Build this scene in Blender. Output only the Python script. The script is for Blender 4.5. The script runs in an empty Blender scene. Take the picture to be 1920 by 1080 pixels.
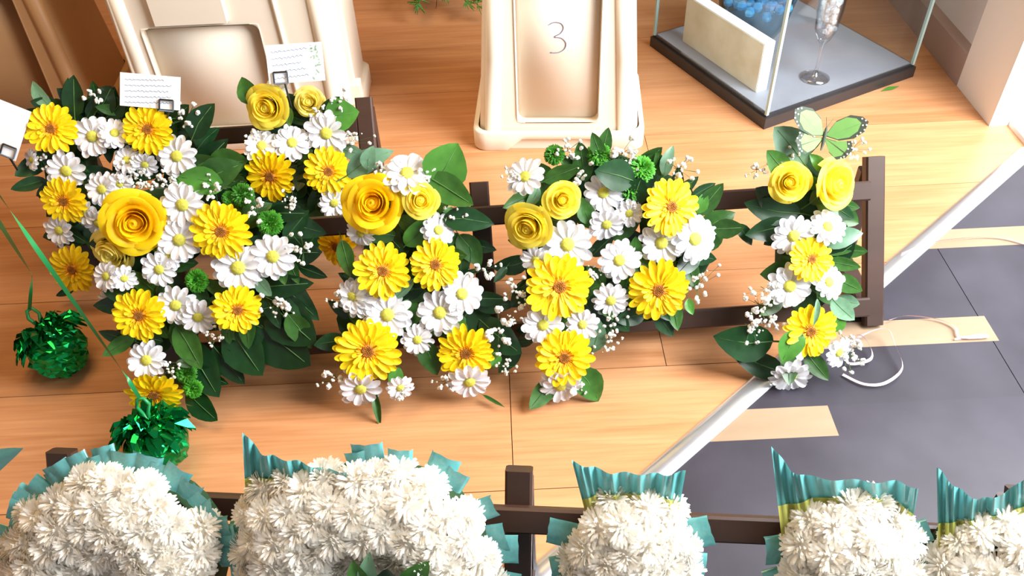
import bpy, math, random
from mathutils import Vector, Matrix, noise

# ------------------------------------------------------------------ camera
PIX_F = 1600.0
PITCH = math.asin(.69); ROLL = math.asin(.0477)
CAM = Vector((0, 0, 1.15))
FWD = Vector((0, math.cos(PITCH), -math.sin(PITCH)))
_u0 = Vector((0, math.sin(PITCH), math.cos(PITCH))); _r0 = Vector((1, 0, 0))
RGT = _r0 * math.cos(ROLL) - _u0 * math.sin(ROLL)
UPV = _u0 * math.cos(ROLL) + _r0 * math.sin(ROLL)
scene = bpy.context.scene
col = scene.collection
cd = bpy.data.cameras.new('camera'); cam = bpy.data.objects.new('camera', cd); col.objects.link(cam)
cd.sensor_width = 36; cd.lens = PIX_F / 1920 * 36; cd.clip_start = .02
cam.matrix_world = Matrix.Translation(CAM) @ Matrix((RGT, UPV, -FWD)).transposed().to_4x4()
scene.camera = cam
vs = scene.view_settings
vs.view_transform = 'Standard'; vs.look = 'None'; vs.gamma = 1; vs.use_curve_mapping = False
vs.exposure = 1.2

# ------------------------------------------------------------------ light
w = bpy.data.worlds.new('world'); scene.world = w; w.use_nodes = True
w.node_tree.nodes['Background'].inputs[0].default_value = (.95, .97, 1, 1)
w.node_tree.nodes['Background'].inputs[1].default_value = 0.2
def area(name, loc, target, sx, sy, power, color):
    l = bpy.data.lights.new(name, 'AREA'); l.shape = 'RECTANGLE'; l.size = sx; l.size_y = sy
    l.energy = power; l.color = color
    o = bpy.data.objects.new(name, l); col.objects.link(o); o.location = loc
    o.rotation_euler = (Vector(target) - Vector(loc)).to_track_quat('-Z', 'Y').to_euler()
    return o
area('door_daylight', (1.65, .70, 1.35), (.45, 1.0, .1), 1.2, 1.6, 74, (.96, .98, 1))
area('ceiling_panel_light', (-.7, 1.5, 2.5), (-.7, 1.5, 0), 1.2, 1.2, 15, (1, .66, .30))

# ------------------------------------------------------------------ helpers
def ray(x, y):
    return (FWD * PIX_F + RGT * (x - 960) - UPV * (y - 540)).normalized()
def fl(x, y, z=0.0):                                   # photograph position -> point on a level plane
    d = ray(x, y); return CAM + d * ((z - CAM.z) / d.z)
def depth(P): return (P - CAM).dot(FWD)

class MB:
    def __init__(s): s.v = []; s.f = []; s.m = []
    def add(s, vs, fs, mi=0, M=None):
        b = len(s.v)
        s.v += [tuple(M @ Vector(p)) if M else tuple(p) for p in vs]
        s.f += [tuple(b + i for i in q) for q in fs]; s.m += [mi] * len(fs)
    def grid(s, rows, mi=0, close=False):
        n = len(rows[0]); vs = [p for r in rows for p in r]; fs = []
        for i in range(len(rows) - 1):
            for j in range(n if close else n - 1):
                k = (j + 1) % n
                fs.append((i * n + j, i * n + k, (i + 1) * n + k, (i + 1) * n + j))
        s.add(vs, fs, mi)
    def box(s, a, b, mi=0, M=None):
        (x0, y0, z0), (x1, y1, z1) = a, b
        s.add([(x0,y0,z0),(x1,y0,z0),(x1,y1,z0),(x0,y1,z0),(x0,y0,z1),(x1,y0,z1),(x1,y1,z1),(x0,y1,z1)],
              [(0,3,2,1),(4,5,6,7),(0,1,5,4),(1,2,6,5),(2,3,7,6),(3,0,4,7)], mi, M)
    def tube(s, pts, r, mi=0, n=6, caps=True):
        pts = [Vector(p) for p in pts]; rows = []
        for i, p in enumerate(pts):
            t = (pts[min(i+1, len(pts)-1)] - pts[max(i-1, 0)]).normalized()
            a = t.orthogonal().normalized() if i == 0 else (a - t * a.dot(t)).normalized()
            b = t.cross(a); rr = r[i] if isinstance(r, (list, tuple)) else r
            rows.append([p + (a * math.cos(2*math.pi*k/n) + b * math.sin(2*math.pi*k/n)) * rr for k in range(n)])
        b0 = len(s.v); s.grid(rows, mi, True)
        if caps:
            s.f += [tuple(b0 + k for k in range(n)), tuple(b0 + (len(pts)-1)*n + k for k in range(n))]; s.m += [mi, mi]
    def lathe(s, prof, n=24, mi=0):
        s.grid([[(r*math.cos(2*math.pi*k/n), r*math.sin(2*math.pi*k/n), z) for k in range(n)] for r, z in prof], mi, True)
    def prism(s, poly, z0, z1, mi=0, M=None):
        n = len(poly)
        s.add([(x, y, z0) for x, y in poly] + [(x, y, z1) for x, y in poly],
              [tuple(range(n))[::-1], tuple(range(n, 2*n))] + [(i, (i+1) % n, n+(i+1) % n, n+i) for i in range(n)], mi, M)
    def mesh(s, name, mats, smooth=True):
        me = bpy.data.meshes.new(name); me.from_pydata(s.v, [], s.f)
        for m in mats: me.materials.append(m)
        me.polygons.foreach_set('material_index', s.m)
        me.polygons.foreach_set('use_smooth', [smooth] * len(s.f)); me.update()
        return me
def blob(mb, c, r, mi=0, n=6, rows=4):
    c = Vector(c)
    mb.grid([[c + Vector((math.sin(t)*math.cos(2*math.pi*k/n), math.sin(t)*math.sin(2*math.pi*k/n), math.cos(t))) * r for k in range(n)]
             for t in [math.pi*(.04 + .92*i/rows) for i in range(rows+1)]], mi, True)

def put(name, data, parent=None, M=None, label=None, cat=None, group=None, kind=None):
    o = bpy.data.objects.new(name, data); col.objects.link(o)
    if parent is not None: o.parent = parent
    if M is not None:
        o.matrix_basis = (Matrix.Translation(-parent.location) @ M) if (parent is not None and parent.parent is None and parent.data is None) else M
    if label: o['label'] = label
    if cat: o['category'] = cat
    if group: o['group'] = group
    if kind: o['kind'] = kind
    return o
def thing(name, loc, label, cat, group=None):
    o = put(name, None, label=label, cat=cat, group=group); o.location = loc; o.empty_display_size = .05
    return o
def frame_matrix(P, nrm, spin=0.0, scale=1.0, up=None):
    z = Vector(nrm).normalized(); x = (Vector(up) if up else Vector((0, 0, 1))).cross(z)
    if x.length < 1e-4: x = Vector((1, 0, 0))
    x.normalize(); y = z.cross(x)
    R = Matrix((x, y, z)).transposed().to_4x4()
    s = scale if isinstance(scale, (tuple, list)) else (scale,)*3
    return Matrix.Translation(P) @ R @ Matrix.Rotation(spin, 4, 'Z') @ Matrix.Diagonal((s[0], s[1], s[2], 1))

# ------------------------------------------------------------------ materials
def mat(name, c1, c2=None, rough=.6, scale=20, metal=0, stretch=(1,1,1), trans=0, vary=0.0, bump=0, spec=.5, sheen=0, coat=0, detail=4, world=False):
    m = bpy.data.materials.new(name); m.use_nodes = True; nt = m.node_tree; N = nt.nodes; L = nt.links
    b = N['Principled BSDF']; b.inputs['Roughness'].default_value = rough; b.inputs['Metallic'].default_value = metal
    b.inputs['Specular IOR Level'].default_value = spec; b.inputs['Coat Weight'].default_value = coat
    c2 = c2 or tuple(x*.85 for x in c1)
    tc = N.new('ShaderNodeTexCoord'); mp = N.new('ShaderNodeMapping'); mp.inputs['Scale'].default_value = stretch
    if world:
        g = N.new('ShaderNodeNewGeometry'); L.new(g.outputs['Position'], mp.inputs['Vector'])
    else: L.new(tc.outputs['Object'], mp.inputs['Vector'])
    no = N.new('ShaderNodeTexNoise'); no.inputs['Scale'].default_value = scale; no.inputs['Detail'].default_value = detail
    L.new(mp.outputs[0], no.inputs['Vector'])
    cr = N.new('ShaderNodeValToRGB'); cr.color_ramp.elements[0].position = .3; cr.color_ramp.elements[1].position = .7
    cr.color_ramp.elements[0].color = (*c1, 1); cr.color_ramp.elements[1].color = (*c2, 1)
    L.new(no.outputs['Fac'], cr.inputs[0]); out = cr.outputs[0]
    if vary:
        oi = N.new('ShaderNodeObjectInfo'); hs = N.new('ShaderNodeHueSaturation')
        mr = N.new('ShaderNodeMapRange'); mr.inputs[3].default_value = 1-vary; mr.inputs[4].default_value = 1+vary
        L.new(oi.outputs['Random'], mr.inputs[0]); L.new(mr.outputs[0], hs.inputs['Value']); L.new(out, hs.inputs['Color']); out = hs.outputs[0]
    L.new(out, b.inputs['Base Color'])
    if bump:
        bp = N.new('ShaderNodeBump'); bp.inputs['Strength'].default_value = bump; bp.inputs['Distance'].default_value = .002
        L.new(no.outputs['Fac'], bp.inputs['Height']); L.new(bp.outputs[0], b.inputs['Normal'])
    if trans:
        t = N.new('ShaderNodeBsdfTranslucent'); L.new(out, t.inputs[0]); mx = N.new('ShaderNodeMixShader'); mx.inputs[0].default_value = trans
        L.new(b.outputs[0], mx.inputs[1]); L.new(t.outputs[0], mx.inputs[2]); L.new(mx.outputs[0], N['Material Output'].inputs[0])
    return m
def glassmat(name, tint, refl=.04, rough=.02):
    m = bpy.data.materials.new(name); m.use_nodes = True; nt = m.node_tree; N = nt.nodes; L = nt.links; N.clear()
    o = N.new('ShaderNodeOutputMaterial'); t = N.new('ShaderNodeBsdfTransparent'); t.inputs[0].default_value = (*tint, 1)
    g = N.new('ShaderNodeBsdfGlossy'); g.inputs['Roughness'].default_value = rough; lw = N.new('ShaderNodeLayerWeight'); lw.inputs[0].default_value = .12
    mr = N.new('ShaderNodeMapRange'); mr.inputs[3].default_value = refl; mr.inputs[4].default_value = .45
    L.new(lw.outputs['Fresnel'], mr.inputs[0]); mx = N.new('ShaderNodeMixShader')
    L.new(mr.outputs[0], mx.inputs[0]); L.new(t.outputs[0], mx.inputs[1]); L.new(g.outputs[0], mx.inputs[2]); L.new(mx.outputs[0], o.inputs[0])
    return m
YEL = mat('petal_yellow', (1, .80, .01), (1, .70, .0), .55, 9, trans=.22, vary=.06)
GOLD = mat('petal_golden', (1, .76, .01), (1, .68, .0), .55, 3, trans=.4, vary=.05)
PALE = mat('petal_pale_yellow', (1, .88, .13), (1, .82, .06), .55, 2, trans=.4, vary=.05)
LEMON = mat('petal_lemon', (1, .90, .30), (.95, .84, .18), .55, 2, trans=.4, vary=.05)
WHT = mat('petal_white', (.92, .92, .94), (.82, .83, .88), .6, 6, trans=.2, vary=.05)
MUM = mat('petal_cream_white', (.98, .965, .92), (.97, .93, .84), .7, 6, trans=.38, vary=.04)
DISC = mat('disc_brown', (.22, .07, .01), (.50, .20, .01), .8, 8, bump=.4)
DISCY = mat('disc_orange', (.95, .42, .0), (.8, .33, .0), .7, 12)
DGRN = mat('disc_green', (.62, .60, .08), (.46, .46, .06), .8, 14, bump=.4)
LEAF = mat('leaf_green', (.022, .085, .014), (.05, .15, .025), .36, 4, trans=.15, vary=.35)
LEAFD = mat('leaf_dark_green', (.006, .032, .010), (.012, .055, .014), .34, 4, trans=.08, vary=.3)
LEAFP = mat('leaf_grey_green', (.10, .22, .13), (.16, .30, .18), .4, 4, trans=.1, vary=.2)
LEAFB = mat('leaf_bright_green', (.06, .22, .03), (.09, .28, .04), .36, 4, trans=.15, vary=.15)
STEM = mat('stem_green', (.06, .16, .03), (.04, .11, .02), .6, 10)
BUTN = mat('button_bloom_green', (.03, .22, .01), (.08, .34, .02), .7, 4, trans=.1, vary=.25)
GYP = mat('gypsophila_white', (.88, .88, .84), (.74, .74, .68), .7, 6)
FOAM = mat('foam_green', (.01, .04, .012), (.015, .055, .015), .95, 40, bump=.3)
STAND = mat('stand_wood', (.030, .014, .010), (.055, .026, .017), .42, 12, stretch=(.15, 1, 1), bump=.1, vary=.1)
TURQ = mat('satin_turquoise', (.11, .40, .41), (.16, .48, .48), .2, 5, trans=.15, vary=.15, coat=.5)
LIME = mat('satin_yellow_green', (.45, .50, .08), (.58, .56, .14), .35, 8, trans=.2)
FOIL = mat('foil_green', (.0, .28, .07), (.01, .38, .10), .16, 6, metal=.9)
GRIB = mat('ribbon_green', (.01, .22, .06), (.02, .30, .09), .35, 6)
CREAM = mat('plastic_cream', (.86, .77, .64), (.82, .72, .58), .42, 5, vary=.02)
SHADED = mat('plastic_shaded_brown', (.42, .24, .11), (.36, .19, .08), .5, 5)  # brown stands for the shade this bucket sits in, painted as its colour
BLACK = mat('case_black', (.02, .018, .02), (.03, .028, .03), .35, 8)
CASEF = mat('case_floor_grey', (.22, .23, .27), (.28, .29, .33), .5, 8)
GLASS = glassmat('glass_clear', (.95, .98, .99), .02)
GEDGE = mat('glass_edge', (.35, .50, .48), (.42, .58, .55), .15, 6)
CRYS = glassmat('glass_crystal', (.90, .93, .95), .22, .05)
CRYB = mat('crystal_bead', (.85, .90, .94), (.75, .82, .90), .08, 40, spec=1)
BLUEG = glassmat('glass_blue', (.60, .86, .97), .10, .05)
BEAD = mat('bead_blue', (.16, .48, .70), (.35, .66, .82), .12, 60, spec=.8)
CARD = mat('card_white', (.88, .90, .94), (.84, .87, .92), .6, 6)
INK = mat('ink_blue', (.22, .30, .50), (.18, .26, .45), .6, 6)
INKP = mat('ink_marker', (.20, .20, .28), (.25, .24, .32), .6, 6)
CLIP = mat('plastic_smoke', (.05, .06, .08), (.07, .08, .10), .4, 6)
ALU = mat('aluminium', (.78, .80, .84), (.70, .73, .78), .28, 30, metal=.85, stretch=(.05, 1, 1))
TILE = mat('tile_slate', (.016, .013, .022), (.034, .030, .044), .45, 7, world=True, vary=.08, bump=.15)
GROUT = mat('subfloor_dark', (.02, .014, .01), (.03, .02, .015), .9, 10)
BEIGE = mat('inlay_beige', (.29, .205, .13), (.25, .17, .10), .5, 14, stretch=(.4, 2, 1), world=True)
WPAINT = mat('paint_white', (.86, .86, .88), (.82, .82, .84), .45, 3)
WALLM = mat('paint_lavender_grey', (.62, .62, .66), (.58, .58, .62), .7, 3)
INTW = mat('paint_interior', (.24, .13, .07), (.21, .11, .06), .85, 2)
SKIRT = mat('skirting_mauve', (.40, .30, .28), (.36, .27, .25), .5, 6)
PINK = mat('ribbon_pink', (.72, .45, .50), (.80, .55, .58), .35, 8, trans=.1)
PRINT = mat('canvas_print', (.60, .54, .40), (.74, .70, .58), .7, 16, detail=8)
WINGG = mat('wing_green', (.20, .50, .13), (.30, .60, .18), .6, 30, trans=.2)
WINGK = mat('wing_dark', (.05, .07, .05), (.08, .10, .07), .7, 20)
TAPE = mat('print_leaf_green', (.25, .38, .28), (.32, .45, .33), .7, 40)

# wood laminate: grain along X
def woodmat():
    m = bpy.data.materials.new('laminate_oak'); m.use_nodes = True; nt = m.node_tree; N = nt.nodes; L = nt.links
    b = N['Principled BSDF']; b.inputs['Roughness'].default_value = .36; b.inputs['Specular IOR Level'].default_value = .5
    g = N.new('ShaderNodeNewGeometry'); oi = N.new('ShaderNodeObjectInfo')
    ad = N.new('ShaderNodeVectorMath'); ad.operation = 'MULTIPLY_ADD'
    cx = N.new('ShaderNodeCombineXYZ'); L.new(oi.outputs['Random'], cx.inputs[0]); L.new(oi.outputs['Random'], cx.inputs[2])
    ad.inputs[1].default_value = (9, 9, 9); L.new(cx.outputs[0], ad.inputs[0]); L.new(g.outputs['Position'], ad.inputs[2])
    mp = N.new('ShaderNodeMapping'); mp.inputs['Scale'].default_value = (1.2, 13, 1); L.new(ad.outputs[0], mp.inputs[0])
    n1 = N.new('ShaderNodeTexNoise'); n1.inputs['Scale'].default_value = 2.2; n1.inputs['Detail'].default_value = 7; n1.inputs['Distortion'].default_value = .6
    L.new(mp.outputs[0], n1.inputs['Vector'])
    mp2 = N.new('ShaderNodeMapping'); mp2.inputs['Scale'].default_value = (5, 130, 1); L.new(ad.outputs[0], mp2.inputs[0])
    n2 = N.new('ShaderNodeTexNoise'); n2.inputs['Scale'].default_value = 1.5; n2.inputs['Detail'].default_value = 3; L.new(mp2.outputs[0], n2.inputs['Vector'])
    r1 = N.new('ShaderNodeValToRGB'); e = r1.color_ramp.elements
    e[0].position = .32; e[0].color = (.47, .210, .088, 1); e[1].position = .68; e[1].color = (.58, .290, .138, 1)
    L.new(n1.outputs['Fac'], r1.inputs[0])
    r2 = N.new('ShaderNodeValToRGB'); r2.color_ramp.elements[0].position = .35; r2.color_ramp.elements[0].color = (.89, .86, .84, 1)
    r2.color_ramp.elements[1].position = .6; r2.color_ramp.elements[1].color = (1, 1, 1, 1); L.new(n2.outputs['Fac'], r2.inputs[0])
    mx = N.new('ShaderNodeMix'); mx.data_type = 'RGBA'; mx.blend_type = 'MULTIPLY'; mx.inputs[0].default_value = 1
    L.new(r1.outputs[0], mx.inputs[6]); L.new(r2.outputs[0], mx.inputs[7])
    hs = N.new('ShaderNodeHueSaturation'); mr = N.new('ShaderNodeMapRange'); mr.inputs[3].default_value = .9; mr.inputs[4].default_value = 1.08
    L.new(oi.outputs['Random'], mr.inputs[0]); L.new(mr.outputs[0], hs.inputs['Value']); L.new(mx.outputs[2], hs.inputs['Color'])
    L.new(hs.outputs[0], b.inputs['Base Color'])
    return m
WOOD = woodmat()

# ------------------------------------------------------------------ setting: floor, threshold, walls
A = fl(1010, 1080); B = fl(1920, 290)                      # the threshold line on the floor
td = (B - A).normalized(); tn = Vector((td.y, -td.x, 0))   # tn points to the entrance side
def clip(poly, n, c):                                      # keep n.p <= c
    out = []
    for i in range(len(poly)):
        p, q = poly[i], poly[(i+1) % len(poly)]
        a = n[0]*p[0] + n[1]*p[1] - c; b = n[0]*q[0] + n[1]*q[1] - c
        if a <= 0: out.append(p)
        if (a < 0 < b) or (b < 0 < a):
            t = a/(a-b); out.append((p[0]+(q[0]-p[0])*t, p[1]+(q[1]-p[1])*t))
    return out
tc_ = tn.x*A.x + tn.y*A.y
def floor_piece(name, parent, poly, z0, z1, m):
    mb = MB(); mb.prism(poly, z0, z1); return put(name, mb.mesh(name, [m], False), parent)
mb = MB(); mb.prism(clip([(-2.6,-1.2),(2.4,-1.2),(2.4,3.4),(-2.6,3.4)], (tn.x, tn.y), tc_), -.05, -.004)
floor = put('floor', mb.mesh('floor', [GROUT], False), kind='structure')
rnd = random.Random(4)
PW = .2405; y = .748 - PW*8; row = 0
while y < 3.4:
    off = {8: -.012}.get(row, rnd.uniform(0, 1.2)); x = -2.6 - 1.3 + ((off + 2.6) % 1.3)
    while x < 2.4:
        g = .0007
        poly = [(max(x, -2.6)+g, max(y, -1.2)+g), (min(x+1.3, 2.4)-g, max(y, -1.2)+g), (min(x+1.3, 2.4)-g, min(y+PW, 3.4)-g), (max(x, -2.6)+g, min(y+PW, 3.4)-g)]
        poly = clip(poly, (tn.x, tn.y), tc_)
        if len(poly) > 2 and x+1.3 > -2.59: floor_piece('plank', floor, poly, -.004, 0, WOOD)
        x += 1.3
    y += PW; row += 1
mb = MB(); mb.prism(clip([(-1.2,-1.2),(2.4,-1.2),(2.4,1.675),(-1.2,1.675)], (-tn.x, -tn.y), -tc_), -.05, -.006)
porch = put('floor_entrance', mb.mesh('floor_entrance', [GROUT], False), kind='structure')
# pale inlay pieces and slate tiles
def inlay(y0, y1, x1):
    return y0, y1, x1
strips = [(.822, .884, .520), (1.010, 1.072, .865), (1.262, 1.318, 1.6)]
def tile(poly, m, name):
    poly = clip(poly, (-tn.x, -tn.y), -tc_)
    if len(poly) > 2: floor_piece(name, porch, poly, -.006, 0, m)
bands = [(-1.2, .1), (.1, .4645), (.4645, .822)] 
g = 0
for y0, y1 in bands:
    for x0, x1 in ((-1.2, .28), (.28, .853), (.8545, 1.42), (1.42, 2.4)):
        tile([(x0+g, y0+g), (x1-g, y0+g), (x1-g, y1-g), (x0+g, y1-g)], TILE, 'slate_tile')
for k, (y0, y1, x1) in enumerate(strips):
    tile([(-1, y0+g), (x1-g, y0+g), (x1-g, y1-g), (-1, y1-g)], BEIGE, 'inlay_strip')
    yn = strips[k+1][0] if k < 2 else 1.675
    if x1 < 1.5:
        for xa, xb in ((x1, .853), (.8545, 1.42), (1.42, 2.4)):
            if xb - xa > .02 and xb > x1:
                xa2 = max(xa, x1); tile([(xa2+g, y0+g), (xb-g, y0+g), (xb-g, y1-g), (xa2+g, y1-g)], TILE, 'slate_tile')
    for xa, xb in ((-1, .28), (.28, .853), (.8545, 1.42), (1.42, 2.4)):
        tile([(xa+g, y1+g), (xb-g, y1+g), (xb-g, yn-g), (xa+g, yn-g)], TILE, 'slate_tile')
# threshold strip: low domed aluminium section
mb = MB(); prof = [(-.018, .0005), (-.016, .0035), (-.009, .006), (0, .007), (.009, .006), (.016, .0035), (.018, .0005)]
s0, s1 = A - td*.8, B + td*.02
mb.grid([[p + tn*a + Vector((0, 0, z)) for a, z in prof] for p in (s0, s1)])
put('trim_1', mb.mesh('threshold_strip', [ALU]), kind='structure', label='aluminium threshold strip between wood and slate floor')
# walls and ceiling
def structbox(name, a, b, m, label=None):
    mb = MB(); mb.box(a, b); return put(name, mb.mesh(name, [m], False), kind='structure', label=label)
structbox('wall_back', (-2.6, 3.4, 0), (2.4, 3.5, 2.6), INTW)
structbox('wall_left', (-2.7, -1.2, 0), (-2.6, 3.5, 2.6), INTW)
structbox('ceiling', (-2.7, -1.2, 2.6), (2.4, 3.5, 2.7), INTW)
structbox('wall_right', (1.153, 1.865, 0), (1.48, 3.4, 2.6), WALLM)
structbox('trim_2', (1.140, 1.68, 0), (1.48, 1.865, 2.6), WPAINT, 'white painted door casing at the end of the right wall')
mb = MB(); mb.box((1.138, 1.8655, 0), (1.153, 3.4, .085)); mb.add([(1.138,1.8655,.085),(1.153,1.8655,.10),(1.153,3.4,.10),(1.138,3.4,.085)], [(0,1,2,3)])
put('baseboard_right', mb.mesh('baseboard_right', [SKIRT], False), kind='structure')
structbox('trim_3', (1.185, 1.560, 0), (1.48, 1.6795, .012), WPAINT, 'white plastic door sill beside the casing')

# ------------------------------------------------------------------ leaning frames (one per stand)
class Lean:
    def __init__(s, foot, yaw, lean=34):
        s.O = Vector(foot); s.ex = Vector((math.cos(yaw), math.sin(yaw), 0)); s.fw = Vector((-math.sin(yaw), math.cos(yaw), 0))
        a = math.radians(lean); s.ey = s.fw*math.sin(a) + Vector((0,0,1))*math.cos(a); s.n = -s.fw*math.cos(a) + Vector((0,0,1))*math.sin(a)
        s.M = Matrix.Translation(s.O) @ Matrix((s.ex, s.fw, Vector((0,0,1)))).transposed().to_4x4()
    def px(s, x, y, w=0.0):                               # photograph position on the leaning plane, w in front of it
        d = ray(x, y); P0 = s.O + s.n*w; return CAM + d * ((P0 - CAM).dot(s.n) / d.dot(s.n))
    def uv(s, P): return ((P - s.O).dot(s.ex), (P - s.O).dot(s.ey))
    def at(s, u, v, w): return s.O + s.ex*u + s.ey*v + s.n*w
yawA = math.radians(1.6)
MID = Lean((0, 1.026, 0), yawA)                           # stand of the yellow letters
BCK = Lean((0, 1.333, 0), math.radians(1.6))              # stand behind
FRT = Lean((0, .425, 0), math.radians(-5.9))              # stand of the white letters

def beam(mb, p, q, wx, wy, side):                         # straight timber with small chamfers
    p, q = Vector(p), Vector(q); t = (q-p).normalized(); x = (Vector(side) - t*Vector(side).dot(t)).normalized(); y = t.cross(x)
    c = .003; a, b = wx/2, wy/2
    sec = [(-a+c,-b),(a-c,-b),(a,-b+c),(a,b-c),(a-c,b),(-a+c,b),(-a,b-c),(-a,-b+c)]
    b0 = len(mb.v); rows = [[r + x*i + y*j for i, j in sec] for r in (p, q)]
    mb.grid(rows, 0, True); n = 8
    mb.f += [tuple(b0+k for k in range(n))[::-1], tuple(b0+n+k for k in range(n))]; mb.m += [0, 0]
def stand(fr, us, label, rail_lo=.050):
    t = thing('display_stand', fr.at((us[0]+us[-1])/2, 0, 0), label, 'stand', 'wooden display stands')
    t.location.z = 0
    H = .262; D = H*math.tan(math.radians(34)); X = fr.ex
    def part(name, p, q, wx, wy, side):
        mb = MB(); beam(mb, p, q, wx, wy, side); me = mb.mesh(name, [STAND], False); put(name, me, t, Matrix.Identity(4))
    for u in us:
        f = fr.O + X*u; top = f + fr.fw*D + Vector((0,0,H))
        part('front_leg', f + fr.ey*.012 - fr.n*.012, top - fr.n*.012, .034, .022, X)
        part('rear_leg', f + fr.fw*(D+.012), f + fr.fw*(D+.012) + Vector((0,0,H-.035)), .034, .022, X)
        part('foot_bar', f + fr.fw*.036 + Vector((0,0,.011)), f + fr.fw*D + Vector((0,0,.012)), .034, .022, X)
    for v in (.258, rail_lo):
        part('rail', fr.at(us[0]+.016, v, .0075), fr.at(us[-1]-.016, v, .0075), .034, .014, fr.ey)
    return t
stand(MID, (-.615, -.044, .655), 'dark wooden easel stand behind the yellow and white letters')
stand(BCK, (-.86, -.274), 'dark wooden easel stand at the back, before the pale bucket')
stand(FRT, (-.615, -.021, .58), 'dark wooden easel stand carrying the white bloom letters')

# ------------------------------------------------------------------ flower meshes (unit radius, facing +Z)
WPROF = [(0, .30), (.2, .62), (.45, .95), (.7, 1.0), (.88, .80), (.97, .45), (1, .18)]
def petals(mb, n, r0, R, W, z0, rise, droop, mi, rg, cup=.25, jl=.08, ja=.12):
    for k in range(n):
        a = 2*math.pi*(k + rg.uniform(-ja, ja))/n; ln = R*(1 + rg.uniform(-jl, jl)) - r0
        tilt = rg.uniform(-.10, .10); ww = W*rg.uniform(.88, 1.12); tw = rg.uniform(-.25, .25); rows = []
        for t, p in WPROF:
            r = r0 + ln*t; z = z0 + rise*t - droop*t*t + tilt*t; hw = ww*p; row = []
            for s_ in (-1, -.5, 0, .5, 1):
                yy = hw*s_; zz = z + cup*hw*s_*s_ + tw*yy*t - (.03*R if s_ == 0 else 0)*(t if t < .9 else 0)
                row.append((r*math.cos(a) - yy*math.sin(a), r*math.sin(a) + yy*math.cos(a), zz))
            rows.append(row)
        mb.grid(rows, mi)
def stem(mb, mi, ln, r=.05):
    mb.lathe([(.02, -.02), (.22, -.10), (.20, -.22), (r, -.32), (r, -ln)], 8, mi)
def gerbera(seed):
    rg = random.Random(seed); mb = MB()
    petals(mb, 20, .2, 1.0, .145, -.03, .12, .10, 0, rg)
    petals(mb, 18, .2, .90, .125, .03, .16, .10, 0, rg)
    petals(mb, 16, .2, .52, .075, .06, .12, .06, 0, rg)
    petals(mb, 26, .12, .33, .032, .10, .05, .0, 2, rg)
    stem(mb, 1, .95); me = mb.mesh('gerbera', [YEL, STEM, DISCY])
    md = MB(); md.lathe([(.21, .08), (.20, .125), (.165, .15), (.11, .14), (.05, .125), (.0, .12)], 16)
    for k in range(40):
        a = k*2.4; r = .18*math.sqrt((k+.5)/40); blob(md, (r*math.cos(a), r*math.sin(a), .138), .024, 0, 5, 3)
    return me, md.mesh('gerbera_disc', [DISC])
def daisy(seed):
    rg = random.Random(seed); mb = MB()
    petals(mb, 13, .2, 1.0, .20, -.05, .16, .14, 0, rg, cup=.35)
    petals(mb, 11, .2, .86, .18, .03, .22, .12, 0, rg, cup=.4)
    stem(mb, 1, 1.1); me = mb.mesh('daisy', [WHT, STEM])
    md = MB(); md.lathe([(.27, .05), (.26, .12), (.2, .17), (.1, .19), (0, .195)], 14)
    for k in range(30):
        a = k*2.4; r = .24*math.sqrt((k+.5)/30); blob(md, (r*math.cos(a), r*math.sin(a), .17 - r*.25), .035, 0, 5, 3)
    return me, md.mesh('daisy_disc', [DGRN])
def rose(seed, m, open_=1.0):
    rg = random.Random(seed); mb = MB(); rows = []
    for j in range(7):                                    # tight spiral heart
        t = j/6; rows.append([((.03+.0125*i)*(.6+.4*t)*math.cos(i*.5), (.03+.0125*i)*(.6+.4*t)*math.sin(i*.5), -.5+.62*t + .02*math.sin(i*.7) - .0035*i) for i in range(26)])
    mb.grid(rows, 0); mb.lathe([(.30, -.30), (.24, -.05), (.12, .02), (0, .04)], 12, 0)
    for n, rad, zr, fl_ in ((3, .34, .17, .02), (3, .47, .16, .05), (3, .62, .10, .12), (4, .78, .0, .24), (5, .92, -.17, .34)):
        a0 = rg.uniform(0, 6.3); span = 2*math.pi/n*1.45
        for k in range(n):
            ac = a0 + 2*math.pi*k/n + rg.uniform(-.12, .12); rr_ = rad*rg.uniform(.88, 1.08); zz_ = zr + rg.uniform(-.10, .08); ph = rg.uniform(0, 6)
            rows = []
            for j in range(8):
                t = j/7; row = []
                for i in range(11):
                    s_ = i/10*2-1
                    r = rr_*(.30 + .70*math.sin(min(1, t*1.15)*math.pi/2)**.8)*(1+.05*s_)
                    if t > .7: r += fl_*open_*((t-.7)/.3)**2*(1-.3*s_*s_)
                    z = -1.0 + (zz_+1.0)*t**.95 - .22*rad*s_*s_*t*t
                    if t > .85: z -= fl_*.5*open_*((t-.85)/.15)**2
                    z += .04*math.sin(3*s_+ph)*t; r += .035*math.sin(3.5*s_+ph)*t
                    an = ac + span*.5*s_*(.9+.1*t); row.append((r*math.cos(an), r*math.sin(an), z))
                rows.append(row)
            mb.grid(rows, 0)
    mb.lathe([(.55, -.78), (.34, -1.0), (.16, -1.1), (.07, -1.2), (.06, -1.9)], 10, 1)
    for k in range(5):                                    # sepals
        a = k*1.257; c, s_ = math.cos(a), math.sin(a)
        mb.add([(.3*c-.12*s_, .3*s_+.12*c, -1.0), (.3*c+.12*s_, .3*s_-.12*c, -1.0), (.95*c, .95*s_, -.85)], [(0,1,2)], 1)
    return mb.mesh('rose', [m, STEM])
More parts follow.
